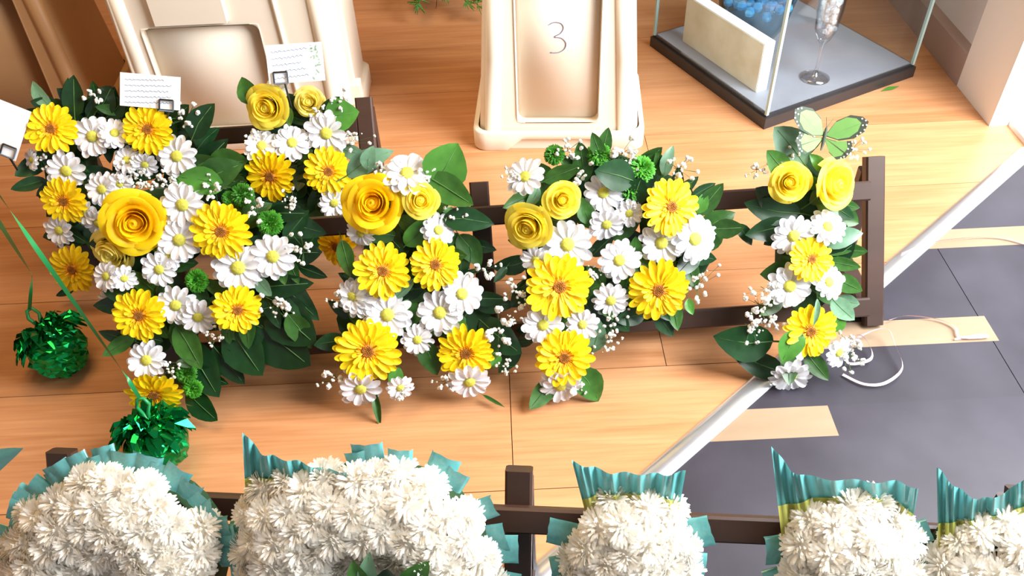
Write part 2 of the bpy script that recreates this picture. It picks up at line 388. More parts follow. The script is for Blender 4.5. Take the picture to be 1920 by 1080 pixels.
def dome(seed, n, m, ln, wd, name, core, flat=.75):       # button bloom or full chrysanthemum
    rg = random.Random(seed); mb = MB()
    mb.lathe([(.55, -.25), (.62, .0), (.5, .3*flat), (.25, .5*flat), (0, .56*flat)], 12, 1)
    for i in range(n):
        zc = 1 - 1.12*(i+.5)/n; a = i*2.39996 + rg.uniform(-.15, .15); rr = math.sqrt(max(0, 1-zc*zc))
        d = Vector((rr*math.cos(a), rr*math.sin(a), zc)); d = (d + Vector([rg.uniform(-.14, .14) for _ in range(3)])).normalized()
        up = Vector((-math.sin(a), math.cos(a), 0)); L_ = ln*rg.uniform(.85, 1.12)
        sc = Vector((1, 1, flat)); c0 = d*.42*sc.x; c0.z *= flat
        ax = d.copy(); ax.z = ax.z*flat + .10; ax.normalize(); bend = up.cross(ax).normalized()
        p1 = c0 + ax*L_*.55 - bend*L_*.04; p2 = c0 + ax*L_*.9 + bend*L_*.05; p3 = c0 + ax*L_ + bend*L_*.16
        mb.add([c0-up*wd*.5, c0+up*wd*.5, p1+up*wd, p1-up*wd, p2+up*wd*.8, p2-up*wd*.8, p3], [(0,1,2,3), (3,2,4,5), (5,4,6)], 0)
    return mb.mesh(name, [m, core])
def leaf(seed, m, wr):
    rg = random.Random(seed); mb = MB(); rows = []; curl = rg.uniform(-.25, .15); fold = rg.uniform(.12, .3); sw = rg.uniform(-.08, .08)
    for t in (0, .04, .14, .28, .45, .62, .78, .9, 1):
        hw = wr*.5*(math.sin(math.pi*min(1, t**.8))**.75 if 0 < t < 1 else .012); row = []
        for s_ in (-1, -.55, 0, .55, 1):
            x = hw*s_ + sw*math.sin(t*3); z = curl*t*t + fold*abs(hw*s_) + .012*math.sin(t*14+s_*2)*abs(s_)
            row.append((x, t, z))
        rows.append(row)
    mb.grid(rows, 0)
    mb.tube([(0, -.25, -.03), (0, 0, .0), (sw*math.sin(1.2), .4, curl*.16+.004), (sw*math.sin(2.6), .9, curl*.8+.004)], [.014, .013, .010, .004], 1, 5)
    return mb.mesh('leaf', [m, STEM])
def sprig(seed):
    rg = random.Random(seed); mb = MB()
    mb.tube([(0, 0, -1.2), (0, 0, -.2)], .02, 1, 4)
    for k in range(17):
        p = Vector((rg.gauss(0, .42), rg.gauss(0, .42), rg.uniform(-.1, .35))); q = p*.4; q.z = -.15
        mb.tube([(0, 0, -.35), q, p], .012, 1, 3, False)
        r = rg.choice((.07, .10, .13, .15))
        for _ in range(3 if r > .09 else 1):
            blob(mb, p + Vector([rg.uniform(-.5, .5)*r for _ in range(3)]), r*rg.uniform(.65, .9), 0, 6, 4)
    return mb.mesh('gypsophila_sprig', [GYP, STEM])
GER = [gerbera(s) for s in (1, 2, 3, 4)]
DAI = [daisy(s) for s in (11, 12, 13, 14)]
ROS = {'g': [rose(21, GOLD, 1.2), rose(22, GOLD, 1.0)], 'y': [rose(23, PALE), rose(24, PALE)], 'p': [rose(25, LEMON, .9), rose(26, LEMON, .8)]}
BUT = [dome(31, 260, BUTN, .50, .06, 'button_bloom', BUTN), dome(32, 260, BUTN, .50, .06, 'button_bloom', BUTN)]
MUMS = [dome(s, 190, MUM, .56, .062, 'chrysanthemum', MUM, .85) for s in (41, 42, 43)]
LEA = {'d': [leaf(s, LEAFD, r) for s, r in ((51, .5), (52, .6), (53, .42))], 'm': [leaf(s, LEAF, r) for s, r in ((54, .5), (55, .62), (56, .45))],
       'p': [leaf(s, LEAFP, r) for s, r in ((57, .45), (58, .6))], 'b': [leaf(s, LEAFB, r) for s, r in ((59, .6), (60, .8))], 'r': [leaf(61, LEAFB, .92)]}
GYPS = [sprig(s) for s in (71, 72, 73, 74)]

# ------------------------------------------------------------------ yellow and white letter tributes
def stroke_base(fr, strokes, hw, thick, back):            # foam letter: strokes with rounded ends, in the leaning plane
    mb = MB(); M = Matrix.Translation(fr.O) @ Matrix((fr.ex, fr.ey, fr.n)).transposed().to_4x4()
    for pts in strokes:
        for (a, b) in zip(pts[:-1], pts[1:]):
            a, b = Vector(a), Vector(b); d = (b-a).normalized(); ang = math.atan2(d.y, d.x); poly = []
            for k in range(7): th = ang + math.pi/2 + math.pi*k/6; poly.append((a.x+hw*math.cos(th), a.y+hw*math.sin(th)))
            for k in range(7): th = ang - math.pi/2 + math.pi*k/6; poly.append((b.x+hw*math.cos(th), b.y+hw*math.sin(th)))
            mb.prism(poly, back, back+thick, 0, M)
    return mb.mesh('foam_base', [FOAM], False)
WF = .078                                                 # height of the foam's face over the stand plane
def tribute(fr, label, strokes, ger=(), dai=(), ros=(), but=(), gyp=(), leaves=(), seed=0, hw=.040, auto=3, edge='dm', grp='yellow and white floral letters'):
    rg = random.Random(seed)
    uvs = [[fr.uv(fr.px(x, y, WF)) for x, y in s] for s in strokes]
    uvs = [[(u, max(v, hw+.062)) for u, v in s] for s in uvs]
    allp = [p for s in uvs for p in s]; lo = min(allp, key=lambda p: p[1])
    base = fr.at(lo[0], 0, WF); base.z = 0
    t = thing('floral_letter', base, label, 'floral tribute', grp)
    put('foam_base', stroke_base(fr, uvs, hw, .05, WF-.05), t, Matrix.Identity(4))
    def face(tx, ty): return (fr.n + fr.ex*tx + fr.ey*ty).normalized()
    def head(name, me, sub, x, y, d, w, tx=0, ty=0, sx=1, subname='disc'):
        P = fr.px(x, y, w); r = d/2*depth(P)/PIX_F
        nrm = face(tx + rg.uniform(-.08, .08), ty + rg.uniform(-.08, .08)); M = frame_matrix(P, nrm, rg.uniform(0, 6.28), r)
        o = put(name, me, t, M)
        if sub: put(subname, sub, o, Matrix.Identity(4))
        return o
    for q in ger:
        x, y, d = q[:3]; g_ = rg.choice(GER); head('gerbera', g_[0], g_[1], x, y, d*1.04, WF+.042, *(q[3:]))
    for q in dai:
        x, y, d = q[:3]; g_ = rg.choice(DAI); head('daisy', g_[0], g_[1], x, y, d*1.08, WF+.032, *(q[3:]))
    for q in ros:
        x, y, d, c = q[:4]; head('rose', rg.choice(ROS[c]), None, x, y, d*.86, WF+(.030 if c == 'p' else .055), *(q[4:]))
    for q in but:
        x, y, d = q[:3]; head('button_bloom', rg.choice(BUT), None, x, y, d*1.05, WF+.022, *(q[3:]))
    for q in gyp:
        x, y = q[:2]; d = (q[2] if len(q) > 2 else 55)*1.2; head('gypsophila_sprig', rg.choice(GYPS), None, x, y, d, WF+.03)
    def leaf_at(P, dirv, ln, tone, tilt, wide=1.0):
        y_ = (dirv + fr.n*tilt).normalized(); x_ = y_.cross(fr.n).normalized(); z_ = x_.cross(y_)
        tip = P + y_*ln
        if tip.z < .006:                                  # keep leaves above the floor
            k = max(0, (.006 - P.z)/ln) if P.z < .006 else (.008 - P.z)/ln
            y_ = Vector((y_.x, y_.y, k)).normalized() if Vector((y_.x, y_.y, 0)).length > .05 else Vector((fr.ex.x, -.6, k)).normalized()
            x_ = y_.cross(Vector((0, -.3, 1))).normalized(); z_ = x_.cross(y_)
        M = Matrix.Translation(P) @ Matrix((x_*wide, y_, z_)).transposed().to_4x4() @ Matrix.Diagonal((ln, ln, ln, 1))
        put('leaf', rg.choice(LEA[tone]), t, M)
    for q in leaves:                                      # (base x, base y, tip x, tip y, tone[, rise[, width]])
        bx, by, tx, ty, tone = q[:5]; w_ = q[5] if len(q) > 5 else .03
        P = fr.px(bx, by, WF+w_); Q = fr.px(tx, ty, WF+w_+.008); d = Q-P
        leaf_at(P, d.normalized(), d.length, tone, .05, q[6] if len(q) > 6 else 1.0)
    for s in uvs:                                         # foliage collar over the foam
        for (a, b) in zip(s[:-1], s[1:]):
            a, b = Vector(a), Vector(b); L_ = (b-a).length; n = max(1, int(L_/.030))
            for i in range(n+1):
                for _ in range(auto):
                    c = a.lerp(b, i/n); sd = rg.choice((-1, 1)); d = (b-a).normalized(); pr = Vector((-d.y, d.x))*sd
                    d2 = (pr + d*rg.uniform(-.9, .9)).normalized(); ins = rg.uniform(-.5, .85)*hw
                    p = c + pr*ins; P = fr.at(p.x, max(p.y, .05), WF + rg.uniform(.002, .014))
                    leaf_at(P, fr.ex*d2.x + fr.ey*d2.y, rg.uniform(.045, .070), rg.choice(edge), rg.uniform(-.05, .3))
    return t

tribute(MID, 'yellow and white flower letter P with big golden rose, above the foil weight',
    [[(262, 420), (280, 560), (292, 720)], [(285, 400), (420, 400), (520, 470), (460, 570), (310, 585)]],
    ger=[(415, 434, 108), (262, 591, 98), (445, 580, 92, .35, -.2), (290, 738, 98, .05, -.5)],
    dai=[(343, 384, 82), (337, 450, 80), (299, 505, 64), (447, 502, 92), (512, 481, 82), (330, 572, 72), (372, 594, 66, .1, -.3), (275, 675, 70), (200, 518, 56, -.4, 0), (233, 522, 46, .3, -.2), (318, 480, 50)],
    ros=[(250, 420, 112, 'g', .15, -.05), (203, 477, 92, 'p', -.3, -.3)],
    but=[(455, 366, 48), (507, 418, 52), (370, 526, 48), (350, 700, 42), (362, 728, 40), (430, 372, 30)],
    gyp=[(400, 358), (478, 388, 60), (566, 466, 60), (520, 572, 66), (318, 690, 46), (405, 632, 40), (545, 375, 46), (270, 345, 40)],
    leaves=[(330, 610, 385, 690, 'm', .02, 1.2), (350, 735, 415, 785, 'd', .01), (540, 590, 580, 655, 'm', .015), (480, 520, 510, 555, 'p', .03), (250, 640, 185, 620, 'd', .01),
            (330, 680, 375, 680, 'p', .03, .6), (310, 700, 420, 700, 'd', .0), (480, 540, 590, 530, 'd', .01), (520, 470, 610, 470, 'd', .0), (490, 500, 600, 600, 'd', .0), (380, 345, 450, 310, 'm', .02, 1.2), (420, 350, 330, 335, 'b', .025), (500, 400, 580, 400, 'd', .01), (520, 420, 610, 440, 'd', .0), (560, 500, 615, 520, 'd', .0), (440, 600, 540, 640, 'd', 0), (430, 610, 500, 700, 'd', 0, 1.2), (480, 600, 590, 680, 'd', 0, 1.2), (400, 650, 460, 720, 'd', 0, 1.2), (500, 560, 600, 640, 'd', 0, 1.2), (350, 640, 420, 740, 'd', 0), (380, 700, 430, 720, 'd', 0)], seed=3)
tribute(MID, 'yellow and white flower letter A on two legs beside the middle post',
    [[(745, 370), (715, 540), (685, 700)], [(775, 370), (835, 540), (885, 695)], [(715, 560), (840, 560)]],
    ger=[(718, 508, 102), (816, 496, 94), (690, 657, 120), (873, 661, 104, 0, -.15)],
    dai=[(763, 326, 88, .1, .75), (822, 432, 62, .35, .2), (676, 437, 54, -.3, -.5), (672, 558, 74, -.15, 0), (727, 590, 88), (825, 586, 84), (866, 551, 78, .2, .1), (783, 637, 58), (676, 728, 78, 0, -.55), (750, 726, 52, .2, -.5), (880, 715, 78, .1, -.55), (660, 555, 60, -.5, 0), (735, 330, 60, -.3, .8)],
    ros=[(697, 381, 106, 'g', -.1, .1), (789, 375, 68, 'y', .05, 0)],
    gyp=[(800, 322, 48), (858, 392, 44), (643, 562, 56), (625, 708, 60), (936, 618, 84), (908, 506, 58), (838, 718, 50), (948, 690, 40), (715, 318, 44), (755, 735, 40)],
    leaves=[(812, 345, 858, 268, 'r', .03, 1.05), (800, 330, 890, 385, 'm', .03, 1.2), (750, 400, 740, 350, 'm', .03), (760, 460, 805, 405, 'b', .02), (830, 410, 925, 422, 'd', .03), (790, 640, 818, 705, 'm', .03), (650, 640, 588, 645, 'd', .02), (690, 320, 700, 275, 'p', .03, 1.4), (650, 330, 735, 285, 'p', .02), (750, 690, 730, 720, 'b', .02), (700, 730, 712, 800, 'm', .02, .35), (905, 740, 945, 770, 'm', .01, .3),
            (860, 440, 900, 500, 'm', .01), (640, 450, 660, 520, 'm', .02), (880, 460, 930, 470, 'd', 0), (880, 560, 950, 560, 'd', .01), (900, 600, 980, 660, 'd', 0), (770, 560, 760, 620, 'b', .01), (740, 560, 780, 520, 'p', .03, .5), (850, 600, 870, 640, 'b', .02), (930, 660, 925, 690, 'b', .02), (700, 410, 760, 470, 'd', .0)], seed=5)
tribute(MID, 'yellow and white flower letter P standing between letters A and I',
    [[(1015, 400), (1040, 560), (1065, 700)], [(1020, 390), (1140, 330), (1260, 380), (1290, 480), (1210, 560), (1060, 570)]],
    ger=[(1048, 537, 122), (1257, 388, 110, .3, .1), (1234, 543, 114, 0, -.15), (1058, 670, 106)],
    dai=[(985, 332, 74, -.5, .5), (1131, 361, 72), (1137, 420, 66, 0, -.5), (1064, 458, 90), (1161, 488, 76), (1240, 455, 82, -.1, -.1), (1302, 448, 88, .35, 0), (1145, 563, 66, 0, -.2), (1018, 609, 74), (1092, 608, 60), (1050, 722, 78, 0, -.6), (1005, 487, 56, -.3, -.3), (1180, 400, 50)],
    ros=[(987, 430, 92, 'y', -.35, -.35), (1056, 375, 70, 'y', .1, .1)],
    but=[(1040, 291, 42, -.3, .3), (1122, 290, 50, 0, .5), (1202, 318, 56, .1, .4), (1180, 355, 56)],
    gyp=[(1066, 283, 52), (1168, 288, 70), (1085, 325, 60), (1275, 318, 60), (1178, 398, 46), (1310, 538, 62), (1118, 515, 44), (968, 545, 56), (985, 568, 50), (1143, 640, 44), (1148, 610, 48), (960, 600, 36), (1075, 722, 50), (960, 330, 40), (1180, 300, 50)],
    leaves=[(1130, 300, 1108, 246, 'm', .03), (1190, 340, 1110, 320, 'd', .04, 1.2), (1180, 385, 1200, 330, 'd', .03, 1.4), (1245, 330, 1265, 275, 'p', .02), (1240, 330, 1230, 280, 'm', .01), (1335, 430, 1395, 425, 'm', .02, 1.3), (1380, 420, 1410, 460, 'd', 0), (1040, 710, 990, 765, 'm', .02, 1.2), (1080, 690, 1122, 755, 'm', .02, 1.2), (1190, 500, 1190, 440, 'm', .02), (1120, 560, 1150, 600, 'm', .02), (1010, 350, 985, 390, 'p', .02), (1020, 340, 1090, 310, 'm', .02), (1110, 420, 1090, 370, 'm', .03), (1300, 400, 1325, 360, 'b', .01), (1110, 660, 1125, 600, 'p', .02), (950, 500, 925, 530, 'd', .01), (1150, 500, 1210, 500, 'm', 0), (1290, 560, 1300, 590, 'b', .01), (1210, 590, 1150, 600, 'd', .01), (970, 640, 935, 700, 'd', 0), (1000, 640, 950, 640, 'd', 0), (1010, 360, 940, 390, 'm', .01), (1150, 450, 1200, 410, 'm', .01), (1160, 440, 1220, 480, 'd', 0, 1.3), (1190, 520, 1130, 470, 'd', 0, 1.3), (1200, 440, 1180, 520, 'm', 0, 1.3), (1110, 480, 1150, 440, 'd', 0, 1.3), (1130, 540, 1190, 560, 'd', 0, 1.3), (1240, 500, 1180, 470, 'd', 0, 1.3)], seed=7, edge='dmm')
tribute(MID, 'slim yellow and white flower letter I at the right end under the butterfly',
    [[(1520, 340), (1515, 500), (1515, 690)]],
    ger=[(1520, 486, 84, .1, .2), (1518, 620, 102, .1, -.1)],
    dai=[(1487, 441, 78, 0, -.3), (1551, 426, 70, .3, .5), (1480, 536, 80), (1553, 529, 66, .3, .3), (1572, 660, 60, .4, -.3), (1482, 704, 76, -.1, -.7)],
    ros=[(1483, 342, 76, 'y', -.1, 0), (1578, 345, 96, 'y', .45, .1)],
    gyp=[(1428, 575, 70), (1412, 618, 56), (1440, 545, 50), (1590, 640, 56), (1594, 668, 56), (1492, 278, 44), (1602, 280, 50), (1422, 318, 46), (1450, 605, 44)],
    leaves=[(1480, 330, 1432, 280, 'm', .03, 1.3), (1510, 310, 1450, 238, 'p', .03, 1.2), (1450, 640, 1342, 632, 'd', .02, 1.3), (1500, 620, 1470, 682, 'b', .045, 1.2), (1480, 660, 1475, 722, 'm', .03, 1.3), (1510, 660, 1550, 712, 'm', .03, 1.2), (1550, 460, 1622, 440, 'p', .02, 1.2), (1550, 490, 1612, 500, 'm', .01), (1560, 560, 1602, 600, 'p', .03, 1.1), (1532, 560, 1528, 612, 'p', .055, .5), (1560, 620, 1585, 590, 'b', .03), (1500, 400, 1400, 380, 'd', .01), (1480, 420, 1395, 440, 'd', .01, 1.2), (1490, 500, 1430, 515, 'm', .01, 1.2), (1530, 380, 1590, 400, 'm', .01), (1540, 320, 1520, 290, 'b', .03), (1470, 400, 1410, 350, 'd', 0), (1470, 560, 1420, 590, 'm', 0), (1470, 700, 1370, 660, 'd', 0), (1570, 470, 1625, 470, 'm', .0, 1.2), (1565, 520, 1615, 545, 'm', .01, 1.3), (1560, 400, 1612, 420, 'm', 0, 1.2), (1570, 560, 1612, 570, 'p', .01, 1.2)], seed=9)
tribute(BCK, 'yellow and white flower letter at the back left, gerberas down its edge and two cards',
    [[(110, 225), (130, 370), (150, 500)], [(110, 230), (200, 225), (300, 240), (350, 320), (330, 420), (180, 470)]],
    ger=[(97, 242, 92), (278, 243, 92), (121, 377, 86, -.1, -.2), (138, 505, 88, -.15, -.1)],
    dai=[(174, 256, 74), (215, 250, 56, .4, .3), (125, 320, 72, 0, -.2), (332, 293, 74), (192, 355, 62, -.2, 0), (184, 418, 58, -.4, -.4), (112, 432, 58, -.3, -.1), (272, 308, 48, 0, -.5), (160, 400, 46, -.4, 0), (205, 560, 40, 0, -.5), (238, 300, 50, 0, .2), (225, 345, 46), (60, 300, 40, -.6, 0)],
    gyp=[(240, 320, 60), (345, 222, 64), (290, 345, 56), (72, 300, 40), (180, 180, 46), (255, 330, 40), (320, 340, 46)],
    leaves=[(95, 200, 58, 152, 'p', .02, 1.1), (140, 220, 140, 140, 'd', .02, 1.3), (120, 210, 60, 190, 'd', .01), (180, 210, 215, 160, 'd', .02, 1.3), (200, 220, 240, 180, 'd', .02), (360, 260, 400, 195, 'd', .03, 1.2), (370, 280, 410, 240, 'd', .01), (340, 330, 420, 300, 'm', .02, 1.3), (380, 330, 460, 330, 'd', .01, 1.3), (360, 330, 430, 260, 'd', .01), (90, 290, 52, 290, 'd', .01), (110, 340, 75, 340, 'd', .01), (320, 330, 380, 350, 'b', .02), (230, 210, 180, 200, 'm', .02), (160, 210, 110, 165, 'd', .01), (250, 290, 235, 330, 'm', 0), (140, 540, 105, 555, 'd', 0), (400, 370, 480, 350, 'd', 0, 1.3), (400, 330, 490, 380, 'd', 0), (250, 300, 300, 270, 'm', .0, 1.2), (220, 290, 260, 340, 'd', .0, 1.3), (230, 330, 290, 330, 'm', 0, 1.3), (270, 290, 220, 270, 'd', 0, 1.2), (250, 270, 300, 310, 'd', 0, 1.3), (390, 310, 470, 300, 'm', .02, 1.4), (390, 340, 470, 340, 'm', .03, 1.3)], seed=11, edge='dd')
tribute(BCK, 'narrow yellow and white flower letter at the back with two roses on top',
    [[(545, 215), (555, 310), (575, 420)]],
    ger=[(508, 330, 94, -.2, -.3), (616, 322, 88), (632, 462, 84, -.6, -.4)],
    dai=[(518, 168, 46, 0, .3), (491, 274, 64, 0, .4), (548, 268, 66, .1, .2), (612, 250, 78), (626, 380, 56, .3, -.4)],
    ros=[(496, 203, 84, 'y', -.2, -.2), (578, 190, 60, 'p', 0, .1)],
    gyp=[(655, 268, 54), (638, 190, 50), (552, 400, 40), (480, 255, 40), (600, 210, 40)],
    leaves=[(480, 195, 452, 145, 'm', .03, 1.2), (610, 225, 672, 210, 'b', .03, 1.2), (600, 220, 640, 180, 'm', .02), (560, 300, 590, 280, 'm', .02, 1.2), (570, 310, 560, 360, 'd', .01), (600, 350, 580, 420, 'd', .01), (490, 300, 430, 300, 'd', .0, 1.2), (500, 300, 440, 350, 'd', 0, 1.2), (640, 280, 685, 290, 'p', .02), (540, 200, 545, 240, 'm', .03), (540, 360, 460, 400, 'd', 0), (580, 400, 520, 450, 'd', 0, 1.2), (560, 340, 640, 420, 'd', 0, 1.3), (600, 420, 560, 480, 'd', 0, 1.2), (640, 350, 690, 340, 'm', 0)], seed=13, edge='dd')

# ------------------------------------------------------------------ white chrysanthemum letters with pleated ribbon
def ribbon_pleat(seed):
    rg = random.Random(seed); mb = MB(); rows = []        # unit pleat: x along the edge, y outward, z up
    for j in range(4):
        y_ = j/3; row = []
        for i in range(9):
            s_ = i/8; z = .20*math.sin(math.pi*s_)**.7 + .03*math.sin(s_*15+seed) + .02*rg.uniform(-1, 1)*y_
            row.append((-.5*math.cos(math.pi*s_) + .02*y_*rg.uniform(-1, 1), y_*(1+.02*rg.uniform(-1, 1)), z))
        rows.append(row)
    mb.grid(rows, 0)
    mb.grid([[(x*.9, yy*.52, z-.03) for x, yy, z in r] for r in rows[:3]], 1)
    return mb.mesh('ribbon_pleat', [TURQ, LIME])
PLE = [ribbon_pleat(s) for s in (81, 82, 83, 84)]
def spike_mesh():
    mb = MB(); rows = []
    for j in range(8):
        t = j/7; hw = .5*(1-t)**.85
        rows.append([(hw*s_ - .10*math.sin(t*1.8), t, .22*(1-abs(s_))*(1-t) + .15*t*t) for s_ in (-1, -.5, 0, .5, 1)])
    mb.grid(rows, 0)
    mb.add([(-.36, -.02, .0), (.36, -.02, .0), (.02, .38, .12)], [(0, 1, 2)], 1, Matrix.Translation((0, 0, .08)))
    return mb.mesh('ribbon_corner', [TURQ, LIME])
SPK = spike_mesh()
def dist_seg(p, a, b):
    ab = b-a; t = max(0, min(1, (p-a).dot(ab)/max(ab.length_squared, 1e-9))); c = a+ab*t; return (p-c).length, c
WW = .075
def white_letter(label, strokes, hw_px, seed, spikes=(), extra_leaves=(), band=None):
    fr = FRT; rg = random.Random(seed)
    W0 = WW + .03
    S = [[Vector(fr.uv(fr.px(x, y, W0))) for x, y in s] for s in strokes]
    mid = fr.px(*strokes[0][0], W0); hw = hw_px*depth(mid)/PIX_F
    segs = [(a, b) for s in S for a, b in zip(s[:-1], s[1:])]
    us = [p.x for s in S for p in s]; vsl = [p.y for s in S for p in s]
    base = fr.at(sum(us)/len(us), 0, WW); base.z = 0
    t = thing('floral_letter', base, label, 'floral tribute', 'white chrysanthemum letters')
    fo = [[(p.x, max(p.y, hw)) for p in s] for s in S]
    put('foam_base', stroke_base(fr, fo, hw*.72, .05, WW-.05), t, Matrix.Identity(4))
    # heads by dart throwing over the domed surface
    pts = []; u0, u1 = min(us)-hw, max(us)+hw; v0, v1 = min(vsl)-hw, max(vsl)+hw
    rad = .0205; fr_hw = hw*.92
    for _ in range(9000):
        p = Vector((rg.uniform(u0, u1), rg.uniform(max(v0, .06), v1)))
        d, c = min((dist_seg(p, a, b) for a, b in segs), key=lambda q: q[0])
        if d > fr_hw: continue
        if all((p-q[0]).length > rad*1.06 for q in pts): pts.append((p, d, c))
    for p, d, c in pts:
        x = d/fr_hw; h = .050*math.sqrt(max(0, 1-.85*x*x)); out = (p-c).normalized() if d > 1e-5 else Vector((0, 0))
        nr = (fr.n*(1.05-.55*x*x) + fr.ex*out.x*x*.75 + fr.ey*out.y*x*.75 + Vector([rg.uniform(-.12, .12) for _ in range(3)])).normalized()
        P = fr.at(p.x, p.y, WW + h - .006)
        put('chrysanthemum', rg.choice(MUMS), t, frame_matrix(P, nr, rg.uniform(0, 6.28), rad*rg.uniform(1.2, 1.4)))
    # pleats round the outline
    loop = []
    for s in S:
        n = len(s)
        for i, (a, b) in enumerate(zip(s[:-1], s[1:])):
            d = (b-a).normalized(); L_ = (b-a).length
            for sd in (-1, 1):
                pr = Vector((-d.y, d.x))*sd; k = max(1, round(L_/.047))
                for j in range(k): loop.append((a.lerp(b, (j+.5)/k) + pr*hw*.95, pr))
            if i == 0 and (s[0]-s[-1]).length > .01:
                for j in range(6): th = math.atan2(-d.y, -d.x) + math.pi*(j-2.5)/5.6; o_ = Vector((math.cos(th), math.sin(th))); loop.append((a + o_*hw*.95, o_))
            if 0 < i:
                pd = (s[i]-s[i-1]).normalized(); th0 = math.atan2(pd.y, pd.x); th1 = math.atan2(d.y, d.x); dt = (th1-th0+math.pi) % (2*math.pi) - math.pi
                if abs(dt) > .3:
                    sd = -1 if dt > 0 else 1
                    for f_ in (.3, .7): th = th0 + dt*f_ + sd*math.pi/2; o_ = Vector((math.cos(th), math.sin(th))); loop.append((a + o_*hw*.95, o_))
    for p, o_ in loop:
        if p.y < .05: continue
        if min(dist_seg(p, a, b)[0] for a, b in segs) < hw*.82: continue
        if band and o_.y > .35 and p.x < fr.uv(fr.px(*band[0][-1], WW))[0]: continue
        y_ = (fr.ex*o_.x + fr.ey*o_.y); z_ = fr.n; x_ = y_.cross(z_)
        y_ = (y_ + z_*rg.uniform(-.1, .25)).normalized(); z_ = x_.cross(y_)
        sc = (.034 if (o_.y > .55 and len(S[0]) < 3) else .027)*rg.uniform(.75, 1.2)
        M = Matrix.Translation(fr.at(p.x, p.y, WW+.004)) @ Matrix((x_, y_, z_)).transposed().to_4x4() @ Matrix.Rotation(rg.uniform(-.22, .22), 4, 'Z') @ Matrix.Diagonal((.033*rg.uniform(.8, 1.15), sc, .030, 1))
        put('ribbon_pleat', rg.choice(PLE), t, M)
    for bx, by, tx, ty, wd in spikes:                     # folded ribbon points at the corners
        P = fr.px(bx, by, WW+.012); Q = fr.px(tx, ty, WW+.018); y_ = (Q-P); L_ = y_.length; y_.normalize(); x_ = y_.cross(fr.n).normalized(); z_ = x_.cross(y_)
        M = Matrix.Translation(P) @ Matrix((x_, y_, z_)).transposed().to_4x4() @ Matrix.Diagonal((wd*depth(P)/PIX_F, L_, L_*.6, 1))
        put('ribbon_corner', SPK, t, M)
    if band:                                              # pleated satin band along the top edge
        topp, botp = band
        def samp(pl, f):
            q = f*(len(pl)-1); i = min(int(q), len(pl)-2); u = q-i; return pl[i][0]+(pl[i+1][0]-pl[i][0])*u, pl[i][1]+(pl[i+1][1]-pl[i][1])*u
        N_ = 56; ph = rg.uniform(0, 6)
        for nm, f0, f1, dw, mm in (('ribbon_band', 0, 1, 0, TURQ), ('ribbon_lining', .0, .42, .004, LIME)):
            mb = MB(); rows = [[] for _ in range(4)]
            for i in range(N_+1):
                f = i/N_; a, b = samp(topp, f), samp(botp, f); cz = .006*math.sin(f*26+ph) + .004*math.sin(f*61+ph*2)
                for j in range(4):
                    g_ = f0 + (f1-f0)*j/3; x_, y2 = b[0]+(a[0]-b[0])*g_, b[1]+(a[1]-b[1])*g_ + 3*math.sin(f*26+ph)*g_
                    rows[j].append(fr.px(x_, y2, WW + .010 + .022*g_ + cz*(.4+g_) + dw))
            mb.grid(rows); put(nm, mb.mesh(nm, [mm]), t, Matrix.Identity(4))
    for bx, by, tx, ty, tone in extra_leaves:
        P = fr.px(bx, by, WW+.06); Q = fr.px(tx, ty, WW+.075); y_ = Q-P; L_ = y_.length; y_.normalize(); x_ = y_.cross(fr.n).normalized(); z_ = x_.cross(y_)
        put('leaf', rg.choice(LEA[tone]), t, Matrix.Translation(P) @ Matrix((x_, y_, z_)).transposed().to_4x4() @ Matrix.Diagonal((L_, L_, L_, 1)))
    return t
ring = [(205+112*math.cos(math.radians(a)), 1092-112*math.sin(math.radians(a))) for a in range(0, 361, 24)]
white_letter('round white chrysanthemum letter at the bottom left corner', [ring], 92, 101)
white_letter('arched white chrysanthemum letter with leaves in its hollow', [[(545, 1230), (545, 990), (680, 974), (780, 992), (832, 1062), (835, 1150)]], 92, 102,
    band=([(454, 808), (490, 850), (520, 858), (560, 866), (600, 878), (650, 884)], [(462, 960), (500, 930), (540, 925), (570, 915), (610, 915), (650, 915)]), extra_leaves=[(690, 1110, 660, 1062, 'm'), (720, 1110, 730, 1058, 'd'), (760, 1110, 800, 1065, 'm'), (700, 1120, 690, 1050, 'p')])
white_letter('narrow white chrysanthemum letter just right of the post', [[(1185, 1040), (1192, 1260)]], 112, 103,
    band=([(1072, 866), (1108, 876), (1150, 887), (1200, 888), (1245, 890), (1286, 884)], [(1105, 990), (1125, 965), (1160, 955), (1200, 955), (1235, 962), (1268, 985)]))
white_letter('white chrysanthemum letter with tall turquoise point, second from right edge', [[(1597, 1056), (1615, 1260)]], 122, 104,
    band=([(1446, 834), (1482, 882), (1510, 893), (1570, 899), (1630, 903), (1680, 903), (1722, 915)], [(1468, 1030), (1500, 990), (1530, 965), (1580, 955), (1640, 955), (1680, 965), (1708, 1000)]))
white_letter('white chrysanthemum letter cut by the right edge of the picture', [[(1890, 1090), (1915, 1260)]], 122, 105,
    band=([(1756, 876), (1792, 914), (1835, 938), (1885, 925), (1940, 880)], [(1760, 1060), (1790, 1025), (1830, 1000), (1880, 990), (1940, 985)]))
t = thing('ribbon_bow', FRT.px(-40, 905, .03), 'turquoise satin ribbon point poking in at the left edge', 'ribbon')
P = FRT.px(-60, 890, .035); Q = FRT.px(55, 843, .05); y_ = Q-P; L_ = y_.length; y_.normalize(); x_ = y_.cross(FRT.n).normalized(); z_ = x_.cross(y_)
put('ribbon_tail', SPK, t, Matrix.Translation(P) @ Matrix((x_, y_, z_)).transposed().to_4x4() @ Matrix.Diagonal((.05, L_, L_*.4, 1)))
mb = MB(); mb.tube([FRT.px(-60, 890, .035), FRT.px(-75, 930, .02)], .004, 0, 6); put('tie', mb.mesh('tie', [TURQ]), t, Matrix.Identity(4))

